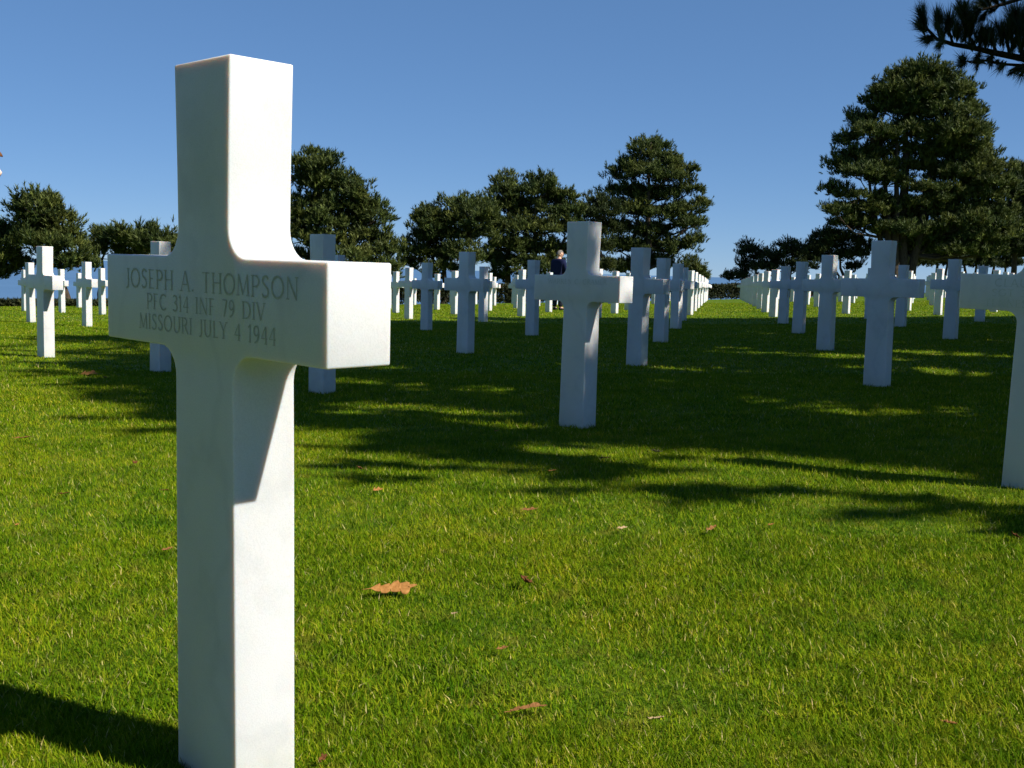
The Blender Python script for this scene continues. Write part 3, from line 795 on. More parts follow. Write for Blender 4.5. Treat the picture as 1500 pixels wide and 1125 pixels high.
    pine('dark pine at the right edge behind the tallest pine', 1492, 82, [(1486, 1490, 255, 0.26), (1512, 1514, 270, 0.24)],
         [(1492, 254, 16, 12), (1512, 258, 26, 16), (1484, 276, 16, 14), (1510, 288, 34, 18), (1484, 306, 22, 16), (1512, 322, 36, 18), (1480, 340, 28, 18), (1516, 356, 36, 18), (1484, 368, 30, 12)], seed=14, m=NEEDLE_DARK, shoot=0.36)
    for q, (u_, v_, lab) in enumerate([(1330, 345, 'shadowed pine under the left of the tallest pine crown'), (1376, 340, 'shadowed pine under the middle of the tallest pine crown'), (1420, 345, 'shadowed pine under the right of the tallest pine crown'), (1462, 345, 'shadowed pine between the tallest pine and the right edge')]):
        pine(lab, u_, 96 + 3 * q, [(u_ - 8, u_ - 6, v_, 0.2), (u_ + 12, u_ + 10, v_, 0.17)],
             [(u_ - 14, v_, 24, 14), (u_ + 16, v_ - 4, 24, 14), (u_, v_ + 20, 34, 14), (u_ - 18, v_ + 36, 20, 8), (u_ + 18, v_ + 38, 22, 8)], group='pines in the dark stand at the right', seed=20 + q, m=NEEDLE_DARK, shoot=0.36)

build_pines()

# pines outside the frame on the right, whose shade falls over the lawn
def shade_pine(label, s0, t0, R, z0, z1, npad, seed):
    rg = np.random.default_rng(300 + seed)
    x, y = -SX * s0 - SY * t0, -SY * s0 + SX * t0
    gz = float(ground(x, y))
    root = empty('pine_tree', (x, y, gz - 0.05))
    tag(root, label, 'tree', 'pines beside the lawn whose shade crosses it')
    wood = Geo()
    n = 9
    pts = np.stack([np.cumsum(rg.normal(0, 0.08, n)), np.cumsum(rg.normal(0, 0.08, n)), np.linspace(-0.1, z1 - 0.8, n)], 1)
    pts[:2, :2] = 0
    rad = 0.34 * (1 - 0.85 * np.linspace(0, 1, n)); rad[0] = 0.5
    wood.add(*tube(pts, rad, 12))
    C = []
    tries = 0
    while len(C) < npad and tries < 400000:
        tries += 1
        z = z0 + (z1 - z0) * rg.random() ** 0.9
        q = (z - z0) / (z1 - z0)
        rmax = R * min(1.0, 0.75 + 1.2 * q) * math.sqrt(max(0.0, 1 - max(0, (q - 0.25) / 0.75) ** 2.2))
        a = rg.uniform(0, 2 * math.pi); r = rmax * math.sqrt(rg.uniform(0.03, 1))
        px, py = r * math.cos(a), r * math.sin(a)
        ss, tt = st(x + px, y + py)
        ss += z / math.tan(SUN_EL)
        if not in_shade(np.array([ss]), np.array([tt]), 0.5 + rg.normal(0, 0.22))[0]:
            continue
        if ss > 7.2 and tt < 12 and rg.random() < 0.45:
            continue
        u, v = to_px(x + px, y + py, gz + z)
        if y + py > 1 and -40 < u < 1560 and v > -60:
            continue
        C.append((px, py, z))
    C = np.array(C)
    # gather the pads into layered limbs so that light comes through between them
    C[:, 2] = np.round(C[:, 2] / 1.15 + 0.25 * np.sin(C[:, 0] * 1.1 + C[:, 1])) * 1.15 + rg.normal(0, 0.14, len(C))
    Rp = rg.uniform(0.42, 0.78, len(C))
    out = C * np.array([1, 1, 0]); out /= np.linalg.norm(out, axis=1, keepdims=True) + 1e-6
    P, D = pads_to_shoots(C, Rp, out, 20, 0.2, rg)
    mid = P + D / np.linalg.norm(D, axis=1, keepdims=True) * 0.2
    ss, tt = st(x + mid[:, 0], y + mid[:, 1])
    keep = ~(sunspot(ss + mid[:, 2] / math.tan(SUN_EL), tt) & (rg.random(len(P)) < 0.97))
    P, D = P[keep], D[keep]
    L = 0.34 * rg.uniform(0.75, 1.25, len(P)); K = 8
    V = needles(P, D, L, K, 0.13, 0.75, rg)
    tone = np.repeat(np.clip(rg.normal(0.5, 0.24, len(P)), 0, 1), K)
    for c in C[rg.random(len(C)) < 0.35]:
        zz = max(z0 * 0.8, c[2] - 0.28 * math.hypot(c[0], c[1]))
        s_ = np.array([np.interp(zz, pts[:, 2], pts[:, 0]), np.interp(zz, pts[:, 2], pts[:, 1]), zz])
        wood.add(*tube([s_, 0.5 * (s_ + c) + rg.normal(0, 0.12, 3), c], [0.07, 0.045, 0.015], 5))
    obj('trunk', wood.mesh('trunk', [BARK]), root)
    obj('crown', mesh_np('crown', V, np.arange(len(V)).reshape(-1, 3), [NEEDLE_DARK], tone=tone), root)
    return root, pts

shade_pine('tall pine beside the lawn nearest to the foreground cross', -5.6, 8.1, 5.2, 3.0, 15.6, 950, 1)
limb_tree, limb_trunk = shade_pine('tall pine whose dark limb hangs into the top right corner', -5.8, 15.3, 4.8, 3.6, 16.0, 700, 2)
shade_pine('tall pine beside the lawn farthest from the foreground cross', -6.0, 22.6, 5.0, 3.4, 15.2, 700, 3)

def dimming_pine(label, x, y, hgt, R, seed):  # unseen pine, added to keep sky light off the foreground cross front
    rg = np.random.default_rng(500 + seed)
    gz = float(ground(x, y))
    root = empty('pine_tree', (x, y, gz - 0.05))
    tag(root, label, 'tree', 'pines beside the lawn whose shade crosses it')
    wood = Geo()
    pts = np.stack([np.cumsum(rg.normal(0, 0.08, 9)), np.cumsum(rg.normal(0, 0.08, 9)), np.linspace(-0.1, hgt - 0.8, 9)], 1)
    wood.add(*tube(pts, np.linspace(0.36, 0.05, 9), 10))
    n = 420
    q = rg.random(n) ** 0.9; a = rg.uniform(0, 2 * math.pi, n)
    r = R * np.minimum(1, 0.8 + q) * np.sqrt(np.maximum(0, 1 - np.maximum(0, (q - 0.3) / 0.7) ** 2)) * np.sqrt(rg.uniform(0.1, 1, n))
    C = np.stack([r * np.cos(a), r * np.sin(a), 1.2 + q * (hgt - 1.2)], 1)
    out = C * np.array([1, 1, 0]); out /= np.linalg.norm(out, axis=1, keepdims=True) + 1e-6
    P, D = pads_to_shoots(C, rg.uniform(0.4, 0.8, n), out, 20, 0.3, rg)
    V = needles(P, D, 0.36 * rg.uniform(0.75, 1.25, len(P)), 8, 0.12, 0.75, rg)
    for c in C[rg.random(n) < 0.3]:
        zz = max(1.0, c[2] - 0.28 * math.hypot(c[0], c[1]))
        s_ = np.array([np.interp(zz, pts[:, 2], pts[:, 0]), np.interp(zz, pts[:, 2], pts[:, 1]), zz])
        wood.add(*tube([s_, 0.5 * (s_ + c) + rg.normal(0, 0.12, 3), c], [0.07, 0.045, 0.015], 5))
    obj('trunk', wood.mesh('trunk', [BARK]), root)
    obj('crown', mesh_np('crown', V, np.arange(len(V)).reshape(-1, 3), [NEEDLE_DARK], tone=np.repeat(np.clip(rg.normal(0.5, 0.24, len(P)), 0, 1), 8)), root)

dimming_pine('unseen pine added behind the camera on the left to dim the foreground cross', -5.2, -3.6, 11, 4.1, 1)

def build_limb():
    """the long low limb of the second pine seen against the sky"""
    rg = np.random.default_rng(5)
    root = limb_tree
    o = np.array(root.location)
    D0 = 12.0
    def A(u, v, d=D0): return np.array(at(u, v, d)) - o
    wood = Geo()
    P, D, L = [], [], []
    def branch(pix, r0, r1, start=None, dep=D0):
        pts = ([start] if start is not None else []) + [A(u, v, dep + rg.normal(0, 0.12)) for u, v in pix]
        wood.add(*tube(pts, np.linspace(r0, r1, len(pts)), 6))
    zt = 4.3
    trunk_pt = np.array([np.interp(zt, limb_trunk[:, 2], limb_trunk[:, 0]), np.interp(zt, limb_trunk[:, 2], limb_trunk[:, 1]), zt])
    branch([(1700, 60), (1580, 92), (1500, 86), (1455, 77), (1425, 70), (1396, 65), (1372, 57), (1358, 42), (1350, 22)], 0.05, 0.010, trunk_pt)
    branch([(1500, 96), (1470, 94), (1440, 88), (1420, 90), (1412, 90)], 0.02, 0.006, A(1560, 95))
    branch([(1456, 78), (1450, 86), (1436, 92), (1420, 92)], 0.012, 0.006)
    branch([(1560, -22), (1500, -4), (1470, 6), (1440, 14), (1425, 17)], 0.035, 0.008, A(1700, -40))
    branch([(1500, 86), (1492, 60), (1490, 30), (1488, 15)], 0.03, 0.01)
    branch([(1430, 72), (1418, 50), (1412, 25), (1410, 8)], 0.02, 0.01)
    branch([(1396, 65), (1390, 45), (1388, 25)], 0.016, 0.008)
    branch([(1378, 60), (1372, 40), (1372, 22)], 0.014, 0.008)
    branch([(1460, 80), (1452, 55), (1448, 42)], 0.02, 0.01)
    branch([(1480, 84), (1474, 55), (1470, 40)], 0.02, 0.01)
    branch([(1520, 90), (1520, 50), (1518, 10)], 0.03, 0.01)
    S = [  # shoots: foot pixel, tip pixel
        ((1356, 36), (1347, 6)), ((1358, 40), (1350, 14)), ((1358, 46), (1340, 38)), ((1360, 48), (1346, 30)), ((1368, 55), (1352, 56)), ((1366, 52), (1360, 58)),
        ((1372, 48), (1374, 14)), ((1373, 40), (1376, 16)), ((1390, 52), (1388, 20)), ((1389, 44), (1392, 20)), ((1384, 60), (1380, 34)), ((1398, 60), (1400, 30)), ((1378, 62), (1372, 68)),
        ((1412, 40), (1412, 4)), ((1411, 30), (1410, 2)), ((1414, 46), (1418, 10)), ((1412, 34), (1406, 8)), ((1420, 56), (1428, 24)), ((1418, 52), (1424, 20)), ((1405, 62), (1404, 34)), ((1410, 64), (1412, 40)),
        ((1428, 66), (1436, 36)), ((1434, 70), (1444, 42)), ((1440, 72), (1440, 44)), ((1446, 60), (1446, 36)), ((1450, 70), (1456, 44)), ((1460, 72), (1462, 46)), ((1466, 74), (1472, 34)), ((1470, 60), (1464, 28)),
        ((1476, 70), (1478, 30)), ((1484, 60), (1478, 22)), ((1488, 50), (1486, 10)), ((1490, 40), (1492, 6)), ((1494, 56), (1498, 16)), ((1486, 72), (1492, 40)), ((1498, 76), (1504, 36)), ((1506, 70), (1512, 24)), ((1480, 80), (1486, 56)),
        ((1424, 72), (1416, 62)), ((1436, 78), (1428, 90)), ((1456, 84), (1450, 94)), ((1470, 90), (1462, 98)), ((1484, 96), (1478, 106)), ((1496, 98), (1490, 110)), ((1500, 92), (1508, 104)), ((1510, 96), (1500, 112)),
        ((1416, 90), (1408, 82)), ((1414, 92), (1406, 92)), ((1440, 90), (1432, 98)), ((1462, 92), (1456, 84)),
        ((1446, 12), (1430, 2)), ((1450, 10), (1440, -8)), ((1462, 8), (1452, -4)), ((1438, 14), (1424, 14)), ((1430, 18), (1424, 26)), ((1444, 20), (1434, 30)), ((1474, 4), (1466, -6)), ((1456, 12), (1450, 18))]
    for (a, b), (c, d) in S:
        for _ in range(3):
            dep = D0 + rg.normal(0, 0.25)
            p = A(a + rg.normal(0, 3), b + rg.normal(0, 3), dep); q = A(c + rg.normal(0, 4), d + rg.normal(0, 4), dep + rg.normal(0, 0.15))
            P.append(p); D.append(q - p); L.append(np.linalg.norm(q - p))
    # the same limb goes on outside the frame towards its trunk
    for _ in range(150):
        u = rg.uniform(1515, 1700); v = rg.uniform(20, 100)
        p = A(u, v, D0 + rg.normal(0, 0.3)); P.append(p); D.append(np.array([-0.4, rg.normal(0, 0.3), 0.8])); L.append(rg.uniform(0.15, 0.28))
    P, D, L = np.array(P), np.array(D), np.array(L)
    K = 90
    V = needles(P, D, L * 0.95, K, 0.0065, 0.55, rg)
    tone = np.repeat(np.clip(rg.normal(0.45, 0.2, len(P)), 0, 1), K)
    limb = obj('limb', wood.mesh('limb', [BARK]), root)
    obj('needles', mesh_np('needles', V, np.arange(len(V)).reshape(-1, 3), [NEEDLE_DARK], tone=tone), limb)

build_limb()

# ------------------------------------------------------------------ hedge along the seaward end of the plot
def build_hedge():
    rg = np.random.default_rng(41)
    e = E2 / np.linalg.norm(E2)
    p0 = XY0 - 15.35 * E1
    P, D = [], []
    n = 45000
    s = rg.uniform(8, 82, n); w = rg.uniform(-0.45, 0.45, n); h = rg.uniform(0.0, 0.78, n) ** 0.8
    shell = rg.random(n) < 0.5
    h = np.where(shell, 0.74 + 0.08 * np.sin(s * 2.1) * np.sin(s * 0.77), h) * (0.10 + 0.90 * sstep(16, 36, s))
    x = p0[0] + e[0] * s + EDGE_N[0] * w; y = p0[1] + e[1] * s + EDGE_N[1] * w
    z = ground(x, y) + h
    P = np.stack([x, y, z], 1)
    D = np.stack([rg.normal(0, 0.6, n), rg.normal(-0.3, 0.6, n), rg.normal(0.5, 0.5, n)], 1)
    V = needles(P, D, 0.16 * rg.uniform(0.7, 1.3, n), 7, 0.055, 0.9, rg)
    tone = np.repeat(rg.random(n), 7)
    o = obj('hedge', mesh_np('hedge', V, np.arange(len(V)).reshape(-1, 3), [HEDGE], tone=tone))
    tag(o, 'low dark clipped hedge closing the far end of the lawn before the sea', 'hedge')

build_hedge()

# ------------------------------------------------------------------ people
def skinned(name, verts, edges, radii, sub=2, root=0):
    me = bpy.data.meshes.new(name)
    me.from_pydata([tuple(v) for v in verts], edges, [])
    o = bpy.data.objects.new(name, me); col.objects.link(o)
    md = o.modifiers.new('skin', 'SKIN')
    md.use_smooth_shade = True
    if not me.skin_vertices:
        bpy.context.view_layer.objects.active = o
    for k, r in enumerate(radii):
        sv = me.skin_vertices[0].data[k]
        r = (r, r) if not isinstance(r, tuple) else r
        sv.radius = r
        sv.use_root = (k == root)
    o.modifiers.new('sub', 'SUBSURF').levels = sub
    bpy.context.view_layer.update()
    dg = bpy.context.evaluated_depsgraph_get()
    out = bpy.data.meshes.new_from_object(o.evaluated_get(dg))
    bpy.data.objects.remove(o, do_unlink=True)
    return out

def head_mesh():
    bm = bmesh.new()
    bmesh.ops.create_uvsphere(bm, u_segments=36, v_segments=26, radius=1.0)
    for v in bm.verts:
        x, y, z = v.co
        lower = max(0.0, -z)
        w = 0.077 * (1 - 0.32 * lower ** 1.3)
        dpt = 0.096 * (1 - 0.12 * lower)
        X, Y, Z = x * w, y * dpt, z * 0.118
        if y > 0:
            Y += 0.012 * lower
            def bumpf(cx, cz, sx, sz, amt): return amt * math.exp(-((X - cx) / sx) ** 2 - ((Z - cz) / sz) ** 2)
            Y += bumpf(0, -0.020, 0.013, 0.022, 0.024) + bumpf(0, 0.022, 0.05, 0.010, 0.006)
            Y += bumpf(0.032, 0.002, 0.014, 0.010, -0.009) + bumpf(-0.032, 0.002, 0.014, 0.010, -0.009)
            Y += bumpf(0, -0.060, 0.022, 0.008, 0.007) + bumpf(0, -0.068, 0.03, 0.003, -0.004) + bumpf(0, -0.098, 0.022, 0.014, 0.010)
        v.co = (X, Y, Z)
    for sx in (-1, 1):
        r = bmesh.ops.create_uvsphere(bm, u_segments=10, v_segments=8, radius=1.0)
        for v in r['verts']:
            v.co = Vector((sx * (0.074 + 0.008 * v.co.x * sx), -0.008 + 0.018 * v.co.y, -0.008 + 0.031 * v.co.z))
    me = bpy.data.meshes.new('head'); bm.to_mesh(me); bm.free()
    return me

def hair_mesh(length, ragged=0.0):
    """cap of hair over the skull, open at the face, down the neck as far as length"""
    bm = bmesh.new()
    bmesh.ops.create_uvsphere(bm, u_segments=36, v_segments=26, radius=1.0)
    kill = []
    for v in bm.verts:
        x, y, z = v.co
        if y > 0.15 and z < 0.62 - 0.25 * (1 - abs(x)): kill.append(v)
        elif z < -0.25 and y > -0.3 * 1: kill.append(v)
        elif z < -length: kill.append(v)
        elif abs(x) > 0.55 and z < 0.05 and y > -0.25: kill.append(v)
        n_ = 0.5 + 0.5 * math.sin(x * 13 + 5 * z) * math.sin(y * 11 + 3)
        v.co = Vector((x * 0.083, y * 0.102 - 0.003, z * 0.124 + 0.003)) * (1 + 0.03 * n_)
    bmesh.ops.delete(bm, geom=kill, context='VERTS')
    r = bmesh.ops.extrude_face_region(bm, geom=list(bm.faces))
    vs = [g for g in r['geom'] if isinstance(g, bmesh.types.BMVert)]
    for v in vs: v.co *= 0.95
    bmesh.ops.recalc_face_normals(bm, faces=bm.faces)
    for f in bm.faces: f.smooth = True
    me = bpy.data.meshes.new('hair'); bm.to_mesh(me); bm.free()
    return me

def person(label, loc, yaw, scale, pose, look, mats, extra):
    """pose: joint dict for an adult of 1.75 m facing local +y; look: head yaw, pitch"""
    root = empty('person', loc, yaw)
    root.scale = (scale,) * 3
    tag(root, label, 'person')
    J = pose
    parts = []
    names = ['pelvis', 'waist', 'chest', 'neck', 'skull', 'sl', 'el', 'wl', 'pl', 'sr', 'er', 'wr', 'pr', 'hl', 'kl', 'al', 'tl', 'hr', 'kr', 'ar', 'tr']
    idx = {n: k for k, n in enumerate(names)}
    E = [('pelvis', 'waist'), ('waist', 'chest'), ('chest', 'neck'), ('neck', 'skull'), ('chest', 'sl'), ('sl', 'el'), ('el', 'wl'), ('wl', 'pl'), ('chest', 'sr'), ('sr', 'er'), ('er', 'wr'), ('wr', 'pr'),
         ('pelvis', 'hl'), ('hl', 'kl'), ('kl', 'al'), ('al', 'tl'), ('pelvis', 'hr'), ('hr', 'kr'), ('kr', 'ar'), ('ar', 'tr')]
    R = dict(pelvis=(0.15, 0.11), waist=(0.145, 0.105), chest=(0.16, 0.115), neck=0.058, skull=0.055, sl=0.068, el=0.045, wl=0.030, pl=(0.040, 0.022), sr=0.068, er=0.045, wr=0.030, pr=(0.040, 0.022),
             hl=0.090, kl=0.058, al=0.040, tl=0.038, hr=0.090, kr=0.058, ar=0.040, tr=0.038)
    body = skinned('body', [J[n] for n in names], [(idx[a], idx[b]) for a, b in E], [R[n] for n in names])
    meshes = [(body, Matrix.Identity(4))]
    hm = Matrix.Translation(J['head']) @ Matrix.Rotation(look[0], 4, 'Z') @ Matrix.Rotation(look[1], 4, 'X')
    meshes.append((head_mesh(), hm))
    # hands: five curled fingers rooted in each palm
    for sd in ('l', 'r'):
        palm = Vector(J['p' + sd]); wr = Vector(J['w' + sd])
        ax = (palm - wr).normalized()
        inw = Vector((1 if sd == 'l' else -1, 0, 0)); inw = (inw - ax * inw.dot(ax)).normalized()
        nrm = ax.cross(inw).normalized()
        for k, ln in enumerate((0.070, 0.080, 0.075, 0.058)):
            b = palm + nrm * (0.030 - 0.020 * k) + ax * 0.02
            p1 = b + ax * ln * 0.45 + inw * ln * 0.08; p2 = p1 + ax * ln * 0.22 + inw * ln * 0.28; p3 = p2 + inw * ln * 0.3
            meshes.append((skinned('finger', [b - ax * 0.03, b, p1, p2, p3], [(0, 1), (1, 2), (2, 3), (3, 4)], [0.010, 0.0095, 0.009, 0.0085, 0.007], 1), Matrix.Identity(4)))
        b = palm + nrm * 0.036 - ax * 0.01
        meshes.append((skinned('thumb', [b - nrm * 0.02, b, b + nrm * 0.022 + ax * 0.022, b + nrm * 0.022 + ax * 0.048 + inw * 0.008], [(0, 1), (1, 2), (2, 3)], [0.012, 0.012, 0.010, 0.008], 1), Matrix.Identity(4)))
    bm = bmesh.new()
    for me, mx in meshes:
        t = bmesh.new(); t.from_mesh(me); bmesh.ops.transform(t, matrix=mx, verts=t.verts)
        tmp = bpy.data.meshes.new('tmp'); t.to_mesh(tmp); t.free(); bm.from_mesh(tmp); bpy.data.meshes.remove(tmp)
    me = bpy.data.meshes.new('body'); bm.to_mesh(me); bm.free()
    tmp = bpy.data.objects.new('tmp', me); col.objects.link(tmp)
    md = tmp.modifiers.new('remesh', 'REMESH'); md.mode = 'VOXEL'; md.voxel_size = 0.006; md.use_smooth_shade = True
    bpy.context.view_layer.update()
    me2 = bpy.data.meshes.new_from_object(tmp.evaluated_get(bpy.context.evaluated_depsgraph_get()))
    bpy.data.objects.remove(tmp, do_unlink=True)
    me2.materials.clear(); me2.materials.append(mats['skin']); me2.name = 'body'
    obj('body', me2, root)
    # clothes follow the same joints
    def cloth(nm, ns, es, grow, m, over={}):
        ii = {n: k for k, n in enumerate(ns)}
        rr = []
        for n in ns:
            r = over.get(n, R[n]); rr.append(tuple(q + grow for q in r) if isinstance(r, tuple) else r + grow)
        me_ = skinned(nm, [J[n] for n in ns], [(ii[a], ii[b]) for a, b in es], rr)
        me_.materials.clear(); me_.materials.append(m)
        return obj(nm, me_, root)
    cloth(extra['top'], ['waist', 'pelvis', 'chest', 'neck', 'sl', 'el', 'wl', 'sr', 'er', 'wr'],
          [('waist', 'pelvis'), ('waist', 'chest'), ('chest', 'neck'), ('chest', 'sl'), ('sl', 'el'), ('el', 'wl'), ('chest', 'sr'), ('sr', 'er'), ('er', 'wr')], 0.022, mats['top'], {'neck': 0.05, 'pelvis': (0.155, 0.12)})
    cloth('trousers', ['pelvis', 'hl', 'kl', 'al', 'hr', 'kr', 'ar'], [('pelvis', 'hl'), ('hl', 'kl'), ('kl', 'al'), ('pelvis', 'hr'), ('hr', 'kr'), ('kr', 'ar')], 0.018, mats['trousers'], {'al': 0.06, 'ar': 0.06})
    for sd in ('l', 'r'):
        a, t = Vector(J['a' + sd]), Vector(J['t' + sd])
        f = (t - a); f.z = 0
        heel = a - f * 0.25; heel.z = 0.045
        me_ = skinned('shoe', [heel, (a.x, a.y, 0.05), a.lerp(t, 0.6) + Vector((0, 0, -0.01)), t + f * 0.2], [(0, 1), (1, 2), (2, 3)], [(0.042, 0.042), (0.048, 0.046), (0.050, 0.036), (0.036, 0.028)])
        me_.materials.clear(); me_.materials.append(mats['shoe'])
        obj('shoe', me_, root)
    h = obj('hair', hair_mesh(extra['hair']), root)
    h.matrix_local = hm; h.data.materials.append(mats['hair'])
    if extra.get('glasses'):
        bm = bmesh.new()
        for sx in (-1, 1):
            r = bmesh.ops.create_uvsphere(bm, u_segments=14, v_segments=10, radius=1.0)
            for v in r['verts']: v.co = Vector((sx * 0.033 + 0.026 * v.co.x, 0.098 + 0.006 * v.co.y - 0.25 * abs(sx * 0.033 + 0.026 * v.co.x) ** 1.2 * 0.6, 0.002 + 0.020 * v.co.z))
            r = bmesh.ops.create_cube(bm, size=1.0)
            for v in r['verts']: v.co = Vector((sx * 0.076 + 0.003 * v.co.x, 0.040 + 0.095 * v.co.y, 0.008 + 0.006 * v.co.z))
        r = bmesh.ops.create_cube(bm, size=1.0)
        for v in r['verts']: v.co = Vector((0.02 * v.co.x, 0.100 + 0.004 * v.co.y, 0.008 + 0.005 * v.co.z))
        me_ = bpy.data.meshes.new('sunglasses'); bm.to_mesh(me_); bm.free(); me_.materials.append(mats['glasses'])
        g = obj('sunglasses', me_, root); g.matrix_local = hm
    return root, hm

SKIN, nt_, b_ = mat('skin', (0.62, 0.36, 0.25), 0.5, 0.35)
b_.inputs['Subsurface Weight'].default_value = 0.15
b_.inputs['Subsurface Radius'].default_value = (1.0, 0.4, 0.2)
b_.inputs['Subsurface Scale'].default_value = 0.008
BLACKGLASS = mat('dark_lens', (0.01, 0.01, 0.01), 0.15, 0.5)[0]
POSE = dict(pelvis=(0, 0, 0.96), waist=(0, 0.0, 1.13), chest=(0, -0.015, 1.34), neck=(0, 0.0, 1.50), skull=(0, 0.02, 1.58), head=(0, 0.035, 1.635),
            sl=(-0.185, -0.02, 1.42), el=(-0.265, 0.02, 1.13), wl=(-0.11, 0.22, 1.06), pl=(-0.03, 0.27, 1.07),
            sr=(0.185, -0.02, 1.42), er=(0.265, 0.02, 1.13), wr=(0.11, 0.23, 1.08), pr=(0.03, 0.29, 1.09),
            hl=(-0.09, 0, 0.90), kl=(-0.105, 0.02, 0.50), al=(-0.11, -0.03, 0.09), tl=(-0.13, 0.12, 0.04),
            hr=(0.09, 0, 0.90), kr=(0.105, 0.02, 0.50), ar=(0.11, -0.03, 0.09), tr=(0.13, 0.12, 0.04))

def build_people():
    d = 31.5
    p = at(817, 449, d)
    gz = float(ground(p.x, d))
    man, _ = person('grey-haired man in navy sweater and sunglasses seen from behind between the crosses, looking down', (p.x, d, gz - 0.015), math.radians(-38), 1.0, POSE, (math.radians(-38), math.radians(-16)),
           dict(skin=SKIN, top=make_cloth('navy_wool', (0.012, 0.016, 0.05)), trousers=make_cloth('dark_trousers', (0.018, 0.02, 0.028)), shoe=mat('black_shoe', (0.012, 0.012, 0.012), 0.5)[0], hair=make_cloth('grey_hair', (0.19, 0.165, 0.14), 150), glasses=BLACKGLASS),
           dict(top='sweater', hair=0.42, glasses=True))
    # child just outside the left edge: only hair and nose reach into the picture
    d2 = 3.9
    pose = dict(POSE)
    pose.update(el=(-0.24, -0.10, 1.13), wl=(-0.25, -0.12, 0.88), pl=(-0.25, -0.11, 0.80), er=(0.24, -0.10, 1.13), wr=(0.25, -0.12, 0.88), pr=(0.25, -0.11, 0.80))
    for kk in pose:                                             # leaning forward a little, feet and hands further back than the face
        a_, b_, c_ = pose[kk]
        pose[kk] = (a_, b_ - 0.22 * max(0.0, min(1.0, (1.52 - c_) / 0.35)), c_)
    x2 = at(-45, 235, d2).x
    gz2 = float(ground(x2, d2))
    top_z = at(0, 207, d2).z
    sc = (top_z - gz2) / 1.76
    kid, hm = person('brown-haired child at the left edge of the photo, only hair and pale face showing', (x2, d2, gz2 - 0.01), math.radians(-90), sc, pose, (0.0, 0.0),
           dict(skin=mat('pale_skin', (0.72, 0.52, 0.42), 0.5)[0], top=make_cloth('white_cotton', (0.7, 0.68, 0.64)), trousers=make_cloth('blue_denim', (0.05, 0.07, 0.13)), shoe=mat('white_shoe', (0.6, 0.6, 0.6), 0.5)[0], hair=make_cloth('brown_hair', (0.16, 0.065, 0.025), 150)),
           dict(top='shirt', hair=0.75))
    bpy.context.view_layer.update()
    for c in kid.children:
        if c.name.startswith('hair'):
            reach = lambda ob: max((ob.matrix_world @ v.co).x for v in ob.data.vertices)
            face = next(k for k in kid.children if k.name.startswith('body'))
            c.matrix_local = Matrix.Translation((0, (reach(face) - reach(c)) / sc + 0.001, 0.004)) @ c.matrix_local
    bpy.context.view_layer.update()
    far = max(to_px(*(c.matrix_world @ v.co))[0] for c in kid.children for v in c.data.vertices)
    kid.location.x += (4.6 - far) * d2 / F                      # the face just crosses the edge of the frame

build_people()

# ------------------------------------------------------------------ fallen leaves
def oak_leaf_mesh(name, length, width, lobes, curl, bend, twist, m, seed):
    rg = np.random.default_rng(700 + seed)
    n = 44
    t = np.linspace(0, 1, n)
    env = np.sin(np.pi * np.clip(t, 0, 1) ** 0.75) ** 0.7 * (0.55 + 0.6 * t)
    def side(ph):
        lob = np.abs(np.sin(np.pi * (lobes * t + ph + 0.10 * np.sin(9 * t + 20 * ph)))) ** 0.9
        lob = lob * (0.8 + 0.35 * np.sin(2.3 * np.floor(lobes * t + ph) * 1.7 + 9 * ph))
        return width / 2 * np.clip(env * (0.24 + 0.76 * lob) * (1 + 0.12 * np.sin(7 * t + ph * 9)), 0.02, None)
    wl, wr = side(0.05 + 0.1 * rg.random()), side(0.25 + 0.1 * rg.random())
    rows = []
    cols_ = np.array([-1, -0.66, -0.33, 0, 0.33, 0.66, 1.0])
    for k in range(n):
        for c in cols_:
            w = wl[k] if c < 0 else wr[k]
            x = c * w
            # lobe tips sweep forward
            y = (t[k] - 0.5) * length + abs(c) * 0.10 * length * abs(math.sin(math.pi * lobes * t[k]))
            z = curl * (c * w / (width / 2)) ** 2 * width + bend * length * (t[k] - 0.5) ** 2 + twist * c * w * (t[k] - 0.5) - 0.0015 * (abs(c) < 0.1) + rg.normal(0, 0.0006)
            rows.append((x, y, z))
    V = np.array(rows); nc = len(cols_)
    i, j = np.meshgrid(np.arange(n - 1), np.arange(nc - 1), indexing='ij')
    Q = np.stack([i * nc + j, i * nc + j + 1, (i + 1) * nc + j + 1, (i + 1) * nc + j], -1).reshape(-1, 4)
    # stalk
    b = V[3]
    SV, SQ = tube([b + np.array([0, 0.003, 0]), b + np.array([0.002, -0.10 * length, 0.002]), b + np.array([0.006, -0.2 * length, 0.006])], [0.0011, 0.0009, 0.0007], 5)
    me = mesh_np(name, np.vstack([V, SV]), [Q, SQ + len(V)], [m], smooth=True)
    return me

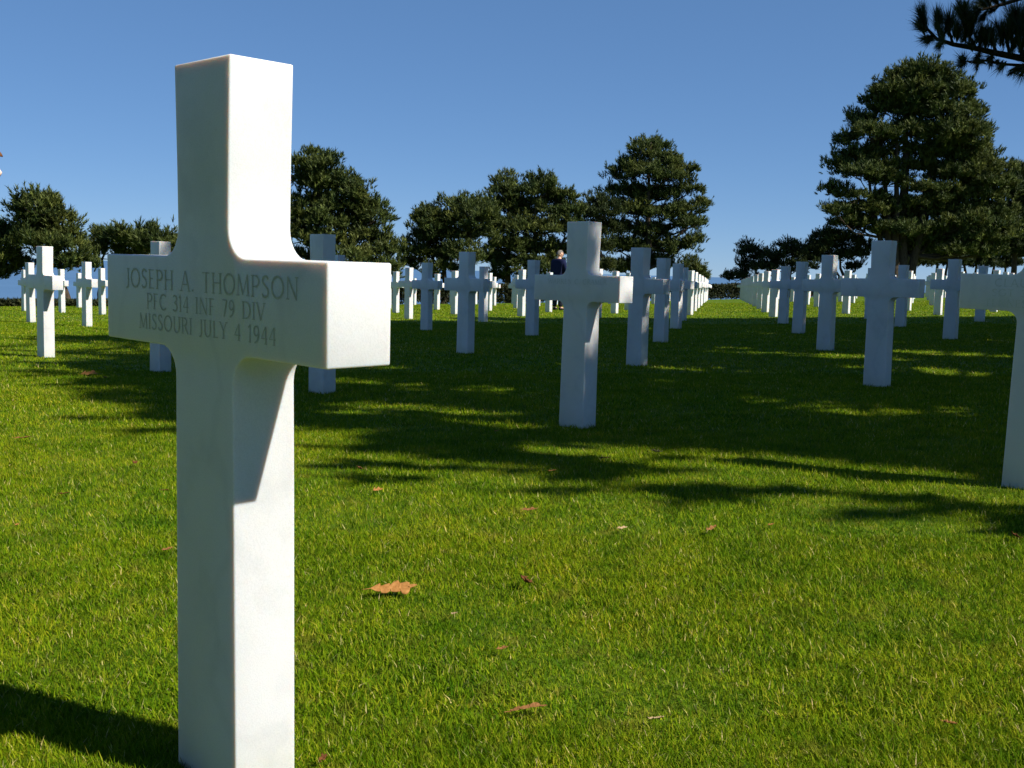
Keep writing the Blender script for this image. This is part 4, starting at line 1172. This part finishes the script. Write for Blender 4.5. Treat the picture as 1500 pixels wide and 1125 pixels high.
TAN = make_leaf('tan_oak_leaf', (0.27, 0.118, 0.030), (0.37, 0.18, 0.056))
BROWN = make_leaf('brown_oak_leaf', (0.15, 0.065, 0.022), (0.26, 0.125, 0.042))
RED = make_leaf('red_brown_leaf', (0.08, 0.028, 0.010), (0.15, 0.058, 0.02))
PALE = make_leaf('pale_dry_leaf', (0.36, 0.24, 0.12), (0.46, 0.34, 0.19))
LEAVES = [  # photo pixel, length in px, width factor, curl, bend, material, yaw deg, roll deg, label
    (574, 870, 61, 0.55, -0.12, 0.10, TAN, -76, 34, 'large tan lobed oak leaf lying on sunlit grass right of the foreground cross'),
    (769, 859, 26, 0.9, 0.9, 0.5, RED, 20, 25, 'small curled red-brown leaf right of the large tan oak leaf'),
    (772, 1047, 52, 0.27, 0.5, -0.2, BROWN, -72, 20, 'long narrow dull brown leaf near the bottom middle of the lawn'),
    (130, 549, 20, 0.7, 0.3, -0.2, TAN, -80, 30, 'orange leaf at the shade edge below the sunlit left cross'),
    (154, 555, 9, 0.7, 0.5, 0.2, BROWN, 40, 0, 'tiny brown leaf beside the orange leaf at the left shade edge'),
    (33, 645, 18, 0.5, 0.6, 0.2, BROWN, -70, 0, 'brown leaf on sunlit grass nearest the left edge'),
    (197, 682, 13, 0.9, 0.9, 0.4, RED, 10, 20, 'dark red curled leaf left of the foreground cross shaft'),
    (94, 727, 11, 0.6, 0.4, 0.2, RED, -60, 0, 'faint reddish leaf sunk in grass at left'),
    (25, 773, 9, 0.8, 0.4, 0.1, TAN, 0, 0, 'small orange scrap of leaf low at the left edge'),
    (245, 810, 15, 0.6, 0.6, 0.3, BROWN, -40, 10, 'brown leaf touching the left side of the foreground cross shaft'),
    (241, 722, 9, 0.5, 0.5, 0.2, RED, -70, 0, 'tiny dark leaf just left of the foreground cross shaft'),
    (527, 690, 13, 0.9, 0.8, 0.4, BROWN, 30, 25, 'small folded brown leaf farther right of the foreground cross'),
    (553, 722, 14, 0.9, 0.7, 0.3, TAN, -50, 20, 'small folded orange leaf in front of the folded brown leaf'),
    (775, 751, 20, 0.5, 0.4, 0.2, BROWN, -80, 25, 'flat brown leaf on sunlit grass in front of the dappled carved cross'),
    (809, 693, 12, 0.6, 0.4, 0.1, TAN, -60, 0, 'pale orange leaf near the edge of the pine shade'),
    (887, 674, 14, 0.6, 0.3, 0.1, RED, -80, 0, 'red leaf lying inside the pine shade'),
    (961, 665, 13, 0.9, 0.8, 0.3, PALE, 60, 20, 'greyish curled leaf inside the pine shade'),
    (911, 778, 14, 0.6, 0.3, 0.1, PALE, -70, 25, 'small pale tan leaf right of the flat brown leaf'),
    (1040, 781, 27, 0.35, 0.6, 0.3, BROWN, -35, 25, 'slanting narrow brown leaf in the middle right of the lawn'),
    (1129, 773, 10, 0.7, 0.5, 0.2, TAN, -60, 0, 'small orange leaf right of the slanting brown leaf'),
    (1487, 790, 16, 0.8, 0.8, 0.3, RED, 5, 30, 'dark upright curled leaf at the right edge'),
    (735, 957, 17, 0.6, 0.6, 0.3, BROWN, -60, 15, 'small brown leaf left of the middle, above the long narrow brown leaf'),
    (961, 1060, 20, 0.35, 0.3, 0.1, PALE, -80, 0, 'pale straw-coloured leaf fragment near the bottom'),
    (1391, 1067, 16, 0.5, 0.5, 0.2, TAN, -130, 10, 'orange-tan leaf near the bottom right corner'),
    (472, 1120, 18, 0.8, 0.5, 0.2, RED, -20, 25, 'reddish leaf cut off by the bottom edge beside the foreground cross'),
    (665, 905, 9, 0.7, 0.4, 0.2, PALE, -60, 0, 'tiny pale leaf scrap right of the large tan oak leaf'),
    (727, 634, 8, 0.7, 0.4, 0.2, TAN, -40, 0, 'tiny orange leaf at the near edge of the shade, left of the dappled cross'),
    (1455, 461, 5, 0.9, 0.4, 0.2, PALE, 0, 0, 'tiny pale speck of leaf on the far sunlit strip at right'),
]

def build_leaves():
    for k, (u, v, px, wf, curl, bend, m, yaw, roll, lab) in enumerate(LEAVES):
        x, y = hit(u, v)
        L = px * math.hypot(y, x) / F * 1.05
        me = oak_leaf_mesh('oak_leaf', L, L * wf, 4.4 if k == 0 else 3.4, curl * 0.5, bend, 0.6 if k else 0.3, m, k)
        o = obj('oak_leaf', me)
        o.location = (x, y, float(ground(x, y)) + (0.012 if px > 24 else 0.010) + 0.04 * L)
        o.rotation_euler = (math.radians(3), math.radians(roll), math.radians(yaw))
        sm = o.modifiers.new('thickness', 'SOLIDIFY'); sm.thickness = 0.0005
        tag(o, lab, 'leaf', 'fallen oak leaves scattered on the lawn')

build_leaves()
